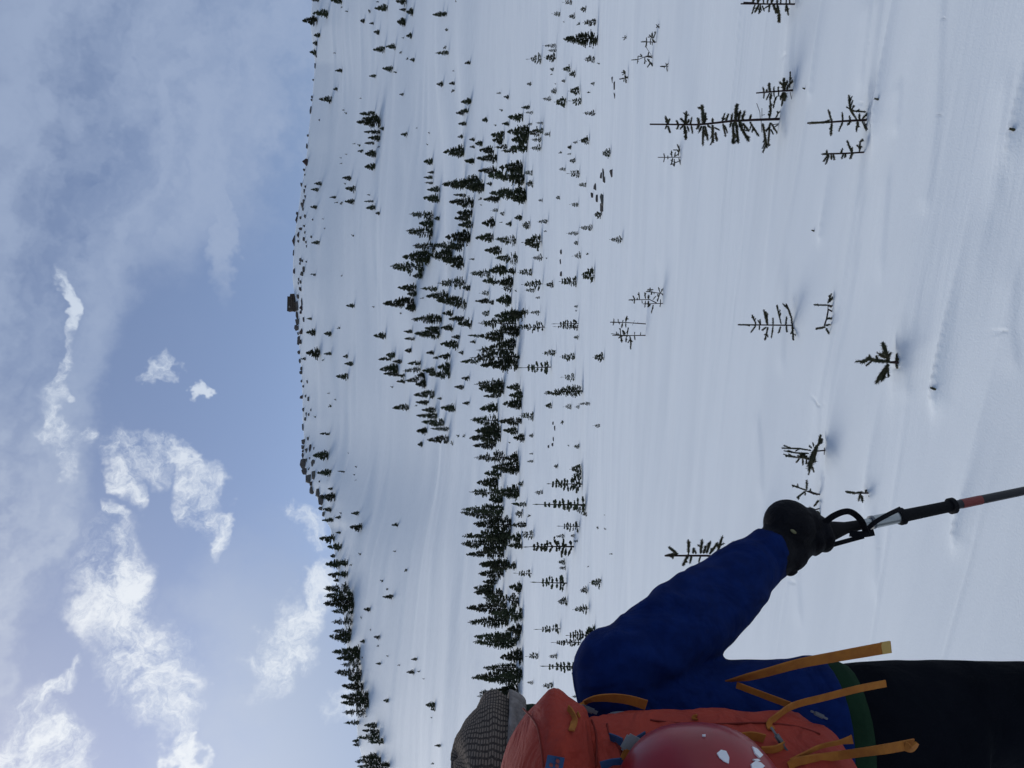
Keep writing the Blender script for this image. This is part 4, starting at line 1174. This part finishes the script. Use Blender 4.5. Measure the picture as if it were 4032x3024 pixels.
for sg in (1, -1):
    s2 = -.06 if sg > 0 else .10
    body.append(limb([(L3(0, sg * .075, .95), .075), (L3(.02 + s2 * .3, sg * .08, .78), .068), (L3(.04 + s2 * .6, sg * .085, .60), .056), (L3(.06 + s2 * .8, sg * .095, .48), .048), (L3(.02 + s2 * .6, sg * .095, .28), .046), (L3(-.02 + s2 * .5, sg * .095, .05), .036)]))
body_o = merged('body', body, M_SKIN, person, 0.011, 4, BASE)
for sg in (1, -1):
    v, f = ball(head_c + fv * .083 + rv * sg * .03 + Z * .012, rv * .012, fv * .012, Z * .012, 12, 8)
    e_ = merged('eye', [(v, f)], M_WHITE, person, 0, 0, BASE)
    v, f = ball(head_c + fv * .092 + rv * sg * .03 + Z * .012, rv * .006, fv * .005, Z * .006, 10, 6)
    merged('pupil', [(v, f)], M_FOAM, e_, 0, 0, BASE)
merged('mouth', [ball(head_c + fv * .088 - Z * .062, rv * .022, fv * .008, Z * .006, 12, 6)], material('lips', (0.36, 0.13, 0.11), 0.5), person, 0, 0, BASE)
merged('hair', [ball(head_c - fv * .025 - Z * .01, rv * .083, fv * .078, Z * .095), ball(head_c - fv * .06 - Z * .07, rv * .055, fv * .035, Z * .06)], M_HAIR, person, 0.008, 4, BASE)

# jacket
tor = []
for fw, z, hw, hd in [(0, 1.085, .176, .125), (0, 1.10, .178, .128), (.0, 1.14, .172, .125), (0, 1.20, .168, .125), (0, 1.30, .170, .125), (0, 1.38, .178, .122), (-.005, 1.44, .165, .11),
                      (-.005, 1.485, .12, .09), (.0, 1.515, .085, .078), (.01, 1.55, .07, .072)]:
    tor.append((L3(fw, 0, z), hw, hd))
tor = spline(tor, 5)
jk = [loft([(c, rv * a, fv * b, 2.3) for c, a, b in tor], 40, 0.018, 3, (4, 18)),
      limb(ARM, 36, 0.085, 7, 9, (5, 22)),
      limb([(L3(0, -.09, 1.45), .072), (L3(.0, -.19, 1.41), .068), (L3(.02, -.245, 1.17), .064), (L3(.13, -.235, 1.05), .058), (L3(.2, -.215, 1.01), .048)], 24, .03, 9)]
merged('jacket', jk, M_BLUE, person, 0.0062, 5, BASE)
merged('undershirt_hem', [loft([ring(0, 0, 1.05, .168, .120), ring(0, 0, 1.065, .171, .122), ring(0, 0, 1.09, .168, .118), ring(0, 0, 1.11, .160, .112)], 36, .02, 5)], M_GREEN, person, 0, 0, BASE)
merged('neck_gaiter', [loft([ring(.005, -.02, 1.49, .080, .080), ring(.015, -.03, 1.53, .086, .088), ring(.03, -.045, 1.57, .088, .096), ring(.04, -.055, 1.61, .090, .106), ring(.042, -.055, 1.645, .088, .106), ring(.042, -.055, 1.655, .085, .103)], 28, .05, 6, (3, 8))], M_GREEN, person, 0, 0, BASE)
# trousers
tr = [loft([ring(0, 0, .86, .165, .125), ring(0, 0, .94, .172, .128), ring(0, 0, 1.02, .168, .122), ring(0, 0, 1.065, .165, .118)], 32, .02, 4)]
for sg in (1, -1):
    st_ = -.06 if sg > 0 else .10
    tr.append(limb([(L3(0, sg * .080, .95), .094), (L3(.02 + st_ * .3, sg * .080, .78), .094), (L3(.04 + st_ * .6, sg * .085, .60), .082), (L3(.06 + st_ * .8, sg * .095, .48), .074), (L3(.02 + st_ * .6, sg * .095, .28), .070), (L3(-.02 + st_ * .5, sg * .095, .09), .068)], 28, .04, 11 + sg, 8, (4, 22)))
merged('trousers', tr, M_TROUSER, person, 0.0075, 4, BASE)
for sg in (1, -1):
    q = (-.06 if sg > 0 else .10) * .5 - .02
    merged('boot', [limb([(L3(q, sg * .095, .15), .055), (L3(q, sg * .095, .06), .056), (L3(q + .0, sg * .095, .0), .05)], 20),
                    limb([(L3(q - .07, sg * .095, .025), .045), (L3(q + .05, sg * .097, .03), .052), (L3(q + .15, sg * .10, .02), .046), (L3(q + .20, sg * .10, .012), .03)], 20)], M_GLOVE, person, 0.008, 4, BASE)

# hat: soft tweed crown with a woolly brim
def uvdome(name, c, a, b, d, th1, n, m, mat, parent, wob=0.0):
    vs_, fs_, uv = [], [], []
    for k in range(m + 1):
        th = th1 * k / m
        for i in range(n + 1):
            q = 6.283185 * i / n
            w = 1 + wob * float(vn(math.cos(q) * 1.7 + 4, math.sin(q) * 1.7 + th * 2.0))
            vs_.append(c + ((a * math.cos(q) + b * math.sin(q)) * math.sin(th) + d * math.cos(th)) * w)
            uv.append((i / n, k / m))
    for k in range(m):
        for i in range(n):
            fs_.append((k * (n + 1) + i, (k + 1) * (n + 1) + i, (k + 1) * (n + 1) + i + 1, k * (n + 1) + i + 1))
    me_ = mesh(name, [v - BASE for v in vs_], fs_, mat, True)
    ul = me_.uv_layers.new(name='UVMap')
    for lp in me_.loops:
        ul.data[lp.index].uv = uv[lp.vertex_index]
    return link(name, me_, parent)


hat_c = head_c + Z * .058 - fv * .01
hat = uvdome('hat', hat_c, rv * .112, fv * .138, Z * .086 + fv * .012, 1.78, 40, 16, M_TWEED, person, 0.11)
bsec = []
for k in range(25):                                  # turned-up woolly brim, a flat band that dips at the side
    q = 6.283185 * k / 24
    out = rv * math.cos(q) * .114 + fv * math.sin(q) * (.138 if math.sin(q) > 0 else .124)
    o1 = out.normalized()
    up_ = (Z * .9 + o1 * .45).normalized()
    c = hat_c - Z * (.020 + .014 * max(0, math.cos(q - 0.3))) + out
    bsec.append((c, up_ * (.013 + .005 * max(0, math.cos(q - 0.3))), o1 * .0055, 2.6))
bsec[-1] = bsec[0]
merged('brim', [loft(bsec, 12, .05, 3, (3, 20), False)], M_BRIM, hat, 0, 0, BASE)

# ------------------------------------------------------------------ trekking pole
PT = at(3120, 2122, 1.60)                      # top of the grip
pdir = (at(3900, 1960, 1.66) - at(3200, 2105, 1.606)).normalized()
ground_t = 0.0
while (PT + pdir * ground_t).z > float(ground((PT + pdir * ground_t).x, (PT + pdir * ground_t).y)) - 0.03:
    ground_t += 0.01
pole = link('trekking_pole', None, None, PT + pdir * ground_t)
tag(pole, 'black trekking pole with wrist strap held in the gloved hand', 'trekking pole')
PB = PT + pdir * ground_t


def rod(name, t0, t1, r0, r1, mat, parent, prof=None, n=20):
    g = Geo()
    prof = prof or [(0, r0), (1, r1)]
    g.tube([PT + pdir * (t0 + (t1 - t0) * t) - PB for t, _ in prof], [r for _, r in prof], n)
    me_ = g.mesh(name, mat, True)
    o = link(name, me_, parent)
    try:
        me_.set_sharp_from_angle(angle=math.radians(40))
    except Exception:
        pass
    return o


def tpx(px):                                   # distance down the pole at which it crosses photo column px
    a = (px - 2016) / F
    return ((CAM_Z - PT.z) - a * PT.y) / (a * pdir.y + pdir.z) if True else 0


grip = rod('grip', -0.02, tpx(3390), 0, 0, M_FOAM, pole, [(0, .004), (.03, .018), (.10, .021), (.25, .0185), (.4, .021), (.52, .0215), (.62, .0205), (.72, .016), (.80, .0125), (.90, .0115), (1, .0108)])
rod('upper_tube', tpx(3385), tpx(3432), .0105, .0105, M_ALU, pole)
rod('collar_ring', tpx(3428), tpx(3438), .0145, .0145, M_GREY, pole)
rod('clamp_tube', tpx(3438), tpx(3541), .0138, .0132, M_ALU, pole)
rod('lower_grip', tpx(3535), tpx(3760), 0, 0, M_FOAM, pole, [(0, .0165), (.03, .0185), (.09, .0185), (.11, .0135), (.5, .0128), (.90, .0125), (.91, .0175), (.98, .0175), (1, .011)])
rod('shaft', tpx(3755), ground_t - 0.05, .0098, .0080, M_SHAFT, pole)
rod('red_band', tpx(3785), tpx(3862), .0102, .0101, M_REDBAND, pole)
rod('basket', ground_t - 0.10, ground_t - 0.085, 0, 0, M_FOAM, pole, [(0, .012), (.2, .045), (.8, .045), (1, .012)])
rod('steel_tip', ground_t - 0.06, ground_t + 0.01, .006, .002, M_ALU, pole)


def ribbon(name, pts, width, mat, parent, base, thick=0.0018, twist=None, per=8, view=None):
    """flat webbing through 3-D points; broad side turned to where it was photographed from, tilted by twist"""
    sp = [q[0] for q in spline([(p,) for p in pts], per)]
    n = len(sp)
    vs_, fs_ = [], []
    for k, p in enumerate(sp):
        t = (sp[min(k + 1, n - 1)] - sp[max(k - 1, 0)]).normalized()
        see = (view or (Vector((0.1, -1.0, 0.15))))
        s = t.cross(see).normalized()
        tw = (twist[0] + (twist[1] - twist[0]) * k / (n - 1)) if twist else 0.0
        nn = t.cross(s).normalized()
        s = s * math.cos(tw) + nn * math.sin(tw)
        nn = t.cross(s).normalized()
        w = (width if not callable(width) else width(k / (n - 1))) * 0.5
        for a, b in ((1, 1), (1, -1), (-1, -1), (-1, 1)):
            vs_.append(p + s * w * a + nn * thick * b - base)
    for k in range(n - 1):
        for i in range(4):
            j = (i + 1) % 4
            fs_.append((k * 4 + i, k * 4 + j, (k + 1) * 4 + j, (k + 1) * 4 + i))
    fs_.append((3, 2, 1, 0)); fs_.append(tuple((n - 1) * 4 + i for i in range(4)))
    return link(name, mesh(name, vs_, fs_, mat), parent)


ribbon('wrist_strap', [at(3232, 2070, 1.585), at(3285, 2030, 1.57), at(3342, 2014, 1.57), at(3388, 2046, 1.58), at(3410, 2095, 1.59)], .013, M_GLOVE, pole, PB, .0015, (0.2, 0.8))
ribbon('wrist_strap', [at(3408, 2093, 1.59), at(3440, 2060, 1.585), at(3490, 2030, 1.585), at(3545, 2003, 1.60)], .009, M_GLOVE, pole, PB, .0015)
ribbon('wrist_strap', [at(3345, 2100, 1.60), at(3375, 2104, 1.595), at(3410, 2102, 1.59), at(3440, 2096, 1.59)], .013, M_GLOVE, pole, PB, .003)
ribbon('wrist_strap', [at(3180, 2160, 1.60), at(3220, 2163, 1.59), at(3290, 2142, 1.595), at(3400, 2112, 1.60)], .009, M_GLOVE, pole, PB, .002)

# right glove closed on the grip
ax = pdir
side = (WRIST - HANDC); side = (side - ax * side.dot(ax)).normalized()      # palm comes in from the wrist side
other = ax.cross(side).normalized()
gl = [limb([(at(3005, 2200, 1.56), .050), (at(3040, 2175, 1.565), .052), (at(3080, 2140, 1.58), .047), (at(3110, 2105, 1.59), .050), (at(3135, 2070, 1.595), .044)], 24, .04, 21),
      ball(at(3108, 2068, 1.585), side * .056, other * .048, ax * .052), limb([(at(3060, 2212, 1.55), .028), (at(3105, 2190, 1.56), .034), (at(3150, 2150, 1.58), .030), (at(3200, 2120, 1.60), .024)], 18, .04, 24), ball(at(3165, 2062, 1.595), side * .034, other * .036, ax * .040)]
for k in range(4):
    c = PT + ax * (-0.008 + 0.024 * k)
    rr = .033 - .0012 * k
    pts = []
    for j in range(8):
        q = -0.5 + j * (4.3 / 7)
        pts.append((c + (side * math.cos(q) - other * math.sin(q)) * rr * (1.12 if j == 2 else 1.0), .0148 - .0006 * j - .0006 * abs(k - 1)))
    gl.append(limb(pts, 12, .02, 30 + k, 4))
gl.append(limb([(at(3120, 2150, 1.575), .020), (PT + side * .03 + other * .03 + ax * .01, .017), (PT + other * .036 + ax * .035 - side * .004, .0145), (PT + other * .030 - side * .016 + ax * .05, .012)], 14, .02, 40, 5))
merged('glove', gl, M_GLOVE, person, 0.0042, 3, BASE)
merged('glove_cuff_tab', [limb([(at(3095, 2245, 1.545), .007), (at(3112, 2252, 1.545), .009), (at(3132, 2243, 1.548), .007)], 8)], M_GLOVE, person, 0, 0, BASE)
merged('glove_logo', [ball(at(3124, 2093, 1.535), Vector((.004, .001, .006)), Vector((.003, 0, -.002)), Vector((0, .0015, 0)), 8, 4)], material('glove_mark', (0.17, 0.16, 0.08), 0.7), person, 0, 0, BASE)
lg = L3(.26, -.2, .99)
glf = [limb([(L3(.18, -.215, 1.015), .042), (L3(.23, -.205, .995), .044), (lg, .042), (L3(.30, -.195, .98), .034)], 20, .04, 22)]
for k in range(4):
    s_ = L3(.30, -.225 + .02 * k, .985)
    glf.append(limb([(s_, .013), (s_ + fv * .04 - Z * .012, .0125), (s_ + fv * .058 - Z * .04, .012), (s_ + fv * .04 - Z * .06, .010)], 12, 0, 50 + k, 4))
glf.append(limb([(L3(.24, -.165, .985), .016), (L3(.29, -.145, .965), .014), (L3(.325, -.15, .955), .012)], 12, 0, 60, 4))
merged('glove', glf, M_GLOVE, person, 0.0045, 3, BASE)

# ------------------------------------------------------------------ backpack
PBK = L3(-0.245, 0.0, 1.13)
pack = link('backpack', None, None, PBK)
tag(pack, 'orange red backpack with dangling amber straps on the hiker', 'backpack')


def pring(z, hw, hd, fo=0.0, ro=0.0, ex=3.0):
    return (L3(-0.245 + fo, ro, z), rv * hw, fv * hd, ex)


psec = [(L3(-.235 + fo, ro + .040, z), hw + .012, hd) for z, hw, hd, fo, ro in [
    (1.145, .07, .05, 0, 0), (1.150, .125, .085, 0, 0), (1.175, .150, .105, 0, .004), (1.22, .166, .115, 0, .006), (1.30, .172, .12, 0, .008), (1.38, .172, .12, 0, .01), (1.45, .170, .118, 0, .01),
    (1.50, .166, .112, 0, .008), (1.53, .160, .105, 0, .006), (1.545, .150, .10, 0, .005)]]
PACK_GEO = []
PACK_GEO.append(loft([(c, rv * a, fv * b, 3.6) for c, a, b in spline(psec, 4)], 64, .030, 13, (6, 14)))
merged('main_bag', [PACK_GEO[0]], M_PACK, pack, 0, 0, PBK)
lsec = [(L3(-.235 + fo, ro + .040, z), hw + .010, hd) for z, hw, hd, fo, ro in [
    (1.530, .145, .10, 0, .0), (1.538, .178, .118, .0, .012), (1.565, .198, .126, .0, .020), (1.595, .204, .128, 0, .022), (1.630, .172, .120, 0, .010), (1.658, .132, .10, 0, .0), (1.673, .07, .06, 0, 0), (1.678, .02, .02, 0, 0)]]
PACK_GEO.append(loft([(c, rv * a, fv * b, 2.6) for c, a, b in spline(lsec, 4)], 64, .030, 14, (5, 8)))
merged('lid', [PACK_GEO[1]], M_PACK, pack, 0, 0, PBK)

from mathutils.bvhtree import BVHTree
_pv, _pf = [], []
for v_, f_ in PACK_GEO:
    o_ = len(_pv)
    _pv += v_; _pf += [tuple(i + o_ for i in q) for q in f_]
PACK_BVH = BVHTree.FromPolygons(_pv, _pf)


def onp(px, py, off=0.006):
    """point just off the pack's cloth along the line of sight of a photo pixel"""
    d = pix_dir(px, py)
    loc, nrm_, idx, dist_ = PACK_BVH.ray_cast(Vector((0, 0, CAM_Z)), d)
    if loc is None:
        return at(px, py, 1.17)
    return loc - d * off


# webbing, positioned on the photograph, each strap hanging from where it leaves the pack
Y1 = 1.24
WB = [
 ('chest_strap_tail', [at(2868, 2682, 1.27), at(2920, 2672, 1.245), at(3010, 2650, 1.235), at(3150, 2612, 1.23), at(3300, 2584, 1.235), at(3400, 2566, 1.235), at(3508, 2547, 1.24)], lambda t: .013 + .0062 * min(1, t * 4), M_WEB, (0.9, 0.15)),
 ('side_strap', [at(2900, 2697, 1.255), at(3000, 2735, 1.235), at(3125, 2782, 1.205)], .0105, M_WEB, (0.2, 0.2)),
 ('compression_strap', [onp(3038, 2872), onp(3030, 2848), onp(3058, 2822, .012), at(3125, 2778, 1.165), at(3250, 2745, 1.175), at(3380, 2712, 1.18), at(3488, 2691, 1.19)], .0105, M_WEB, (0.5, 0.0)),
 ('lower_strap', [onp(3112, 2996), onp(3165, 2970, .015), onp(3230, 2940, .02), at(3310, 2922, 1.06), at(3356, 2911, 1.06)], lambda t: .0065 + .006 * max(0, t * 4 - 3), M_WEB, (0.6, 0.1)),
 ('lower_strap', [onp(3105, 3018), onp(3150, 2996, .012), onp(3300, 2975, .02), at(3480, 2950, 1.02), at(3600, 2928, 1.03)], lambda t: .011 + .002 * t, M_WEB, (0.2, 0.0)),
 ('lower_strap_fold', [at(3562, 2936, 1.022), at(3590, 2948, 1.018), at(3612, 2925, 1.018)], .014, M_WEB, (0.5, 0.9)),
 ('shoulder_strap_tail', [onp(2278, 2815), at(2290, 2775, 1.215), at(2340, 2752, 1.205), at(2410, 2748, 1.20), at(2480, 2757, 1.20), at(2545, 2776, 1.20)], lambda t: .007 + .0085 * min(1, t * 1.6), M_WEB, (0.9, 0.1)),
 ('lid_loop', [onp(2236, 2792), onp(2250, 2806), onp(2262, 2835), onp(2250, 2876)], lambda t: .012 - .004 * t, M_WEB, (0.1, 0.4)),
 ('axe_loop', [onp(2905, 2905, .01), onp(2960, 2898, .014), onp(3010, 2908, .01)], .013, M_WEB, (0.3, 0.3)),
 ('axe_loop', [onp(2995, 2952, .01), onp(3050, 2950, .014), onp(3085, 2935, .01)], .012, M_WEB, (0.6, 0.2)),
 ('blue_strap', [onp(2403, 2906), onp(2425, 2915), onp(2452, 2928)], .015, M_BLUEWEB, (0.2, 0.2)),
 ('blue_strap', [onp(2498, 2926), onp(2518, 2912), onp(2542, 2897)], .013, M_BLUEWEB, (0.2, 0.2)),
 ('blue_strap', [onp(2365, 3015), onp(2410, 3003), onp(2455, 2998)], .011, M_BLUEWEB, (0.2, 0.3)),
 ('hem_tag', [onp(2735, 2832), onp(2735, 2822), at(2735, 2800, 1.19)], .009, M_WEB, (0.0, 0.0)),
]
for nm, pts, wd, mt_, tw in WB:
    ribbon(nm, pts, wd, mt_, pack, PBK, .0011, tw)
ribbon('stitched_end', [at(3470, 2553, 1.2385), at(3506, 2547, 1.2385)], .0188, material('strap_end_tab', (0.50, 0.33, 0.10), 0.8), pack, PBK, .0019, (0.15, 0.15), 3)


def clip(name, c, a, b, d, mat, parent, base, bev=0.25):
    bm = bmesh.new()
    bmesh.ops.create_cube(bm, size=2.0)
    bmesh.ops.bevel(bm, geom=list(bm.edges), offset=bev, segments=2, affect='EDGES')
    for v in bm.verts:
        v.co = c + a * v.co.x + b * v.co.y + d * v.co.z - base
    me_ = bpy.data.meshes.new(name); bm.to_mesh(me_); bm.free(); me_.materials.append(mat)
    return link(name, me_, parent)


nrm = Vector((.35, -.93, .1)).normalized()


def tang(p, q, y):
    return (at(*q, y) - at(*p, y))


def clip_on(name, px, py, dx1, dy1, dx2, dy2, th, mat, parent, off, bev):
    c = onp(px, py, off)
    return clip(name, c, tang((px, py), (px + dx1, py + dy1), c.y), tang((px, py), (px + dx2, py + dy2), c.y), nrm * th, mat, parent, PBK, bev)


M_SEAM = material('dark_red_piping', (0.16, 0.02, 0.014), 0.8, 0.2)
for pts in ([(2330, 2835), (2345, 2880), (2350, 2940), (2345, 3020)], [(2560, 2835), (2700, 2850), (2860, 2850), (3000, 2846), (3130, 2860), (3230, 2890)],
            [(2060, 2790), (2110, 2850), (2130, 2930), (2140, 3020)], [(2390, 2850), (2400, 2890), (2440, 2950), (2450, 3010)]):
    g = Geo()
    q = [v[0] for v in spline([(onp(*p, .0008) - PBK,) for p in pts], 8)]
    g.tube(q, [.0016] * len(q), 6)
    link('seam', g.mesh('seam', M_SEAM, True), pack)
bk = clip_on('buckle', 2487, 2932, 18, -32, 31, 16, .006, M_BUCKLE, pack, .012, .25)
clip_on('buckle_tongue', 2476, 2978, 10, -20, 26, 12, .005, M_WEB, bk, .012, .25)
clip_on('pole_toggle', 3070, 2914, 34, 50, 8, -6, .005, M_GREY, pack, .018, .6)
clip_on('side_release_bar', 3225, 2815, 33, 16, 4, -7, .004, M_GREY, pack, .012, .5)
clip('shoulder_buckle', at(2312, 2792, 1.20), tang((2312, 2792), (2352, 2808), 1.20), tang((2312, 2792), (2318, 2782), 1.20), nrm * .005, M_GREY, pack, PBK, .4)
merged('side_pad', [ball(at(2450, 2822, 1.19), tang((2450, 2815), (2510, 2818), 1.19), tang((2450, 2815), (2450, 2793), 1.19), nrm * .012, 16, 8)], M_GREY, pack, 0, 0, PBK)
# woven logo patch on the lid
pa = clip_on('logo_patch', 2185, 3004, 34, 6, -5, 26, .002, M_BLUEWEB, pack, .006, .06)
for q in ((2172, 2992), (2196, 2997), (2170, 3012), (2193, 3016)):
    clip_on('logo_mark', q[0], q[1], 7, 4, -2, 7, .0015, M_REDBAND, pa, .010, .3)

# ------------------------------------------------------------------ climbing helmet strapped to the pack
HC = at(2755, 3150, 0.995)
helmet = link('climbing_helmet', None, None, HC)
tag(helmet, 'glossy red climbing helmet with chipped white paint on the backpack', 'helmet')
ho = Vector((.50, -.86, .05)).normalized()
hz = (Z - ho * Z.dot(ho)).normalized(); hx = hz.cross(ho).normalized()
vs_, fs_ = [], []
n, m = 48, 18
AZ, AX, AO = .112, .094, .110
for shell, thick in ((0, 0.0), (1, 0.006)):
    for k in range(m + 1):
        th = 2.0 * k / m
        for i in range(n):
            q = 6.283185 * i / n
            rib = 1 + 0.012 * math.cos(q * 6) * math.sin(th) ** 2
            k2 = rib - thick / .1
            vs_.append((hz * math.cos(q) * AZ + hx * math.sin(q) * AX) * math.sin(th) * k2 + ho * math.cos(th) * AO * k2)
for shell in (0, 1):
    o_ = shell * (m + 1) * n
    for k in range(m):
        for i in range(n):
            j = (i + 1) % n
            q = (o_ + k * n + i, o_ + (k + 1) * n + i, o_ + (k + 1) * n + j, o_ + k * n + j)
            fs_.append(q if shell == 0 else q[::-1])
o_ = (m + 1) * n
for i in range(n):
    j = (i + 1) % n
    fs_.append((m * n + i, o_ + m * n + i, o_ + m * n + j, m * n + j))
link('shell', mesh('shell', vs_, fs_, M_HELM, True), helmet)


def on_shell(px, py):
    """point of the helmet shell seen through a photo pixel"""
    d = pix_dir(px, py); o0 = Vector((0, 0, CAM_Z)) - HC
    A = Vector((d.dot(hz) / AZ, d.dot(hx) / AX, d.dot(ho) / AO)); B = Vector((o0.dot(hz) / AZ, o0.dot(hx) / AX, o0.dot(ho) / AO))
    a, b, c = A.dot(A), 2 * A.dot(B), B.dot(B) - 1
    dd = b * b - 4 * a * c
    t = (-b - math.sqrt(max(dd, 0))) / (2 * a)
    return o0 + d * t


for poly in ([(2822, 2968), (2838, 2955), (2858, 2960), (2870, 2985), (2868, 3008), (2850, 3000), (2832, 2985)],
             [(2960, 2942), (2978, 2950), (3002, 2975), (2990, 2986), (2970, 2968)],
             [(2955, 3010), (2972, 2998), (2992, 3004), (3008, 3018), (2985, 3040), (2962, 3045)],
             [(2962, 2992), (2980, 2990), (2992, 2996), (2978, 3000)],
             [(2765, 2896), (2778, 2896), (2778, 2900), (2766, 2900)]):
    pts = [on_shell(*p) for p in poly]
    cen = sum(pts, Vector()) / len(pts)
    nr_ = cen.normalized()
    g = Geo()
    i = len(pts)
    g.v = [p * 1.016 for p in pts] + [p * 0.99 for p in pts] + [cen * 1.02]
    g.f = [(k, (k + 1) % i, 2 * i) for k in range(i)] + [(k, k + i, (k + 1) % i + i, (k + 1) % i) for k in range(i)]
    link('paint_chip', g.mesh('paint_chip', M_WHITE), helmet)
ribbon('chin_strap', [HC + hz * .06 + hx * .05 - ho * .01, HC + hz * -.02 + hx * .07 - ho * .03, HC - hz * .10 + hx * .04 - ho * .01], .014, M_GREY, helmet, HC, .0015)
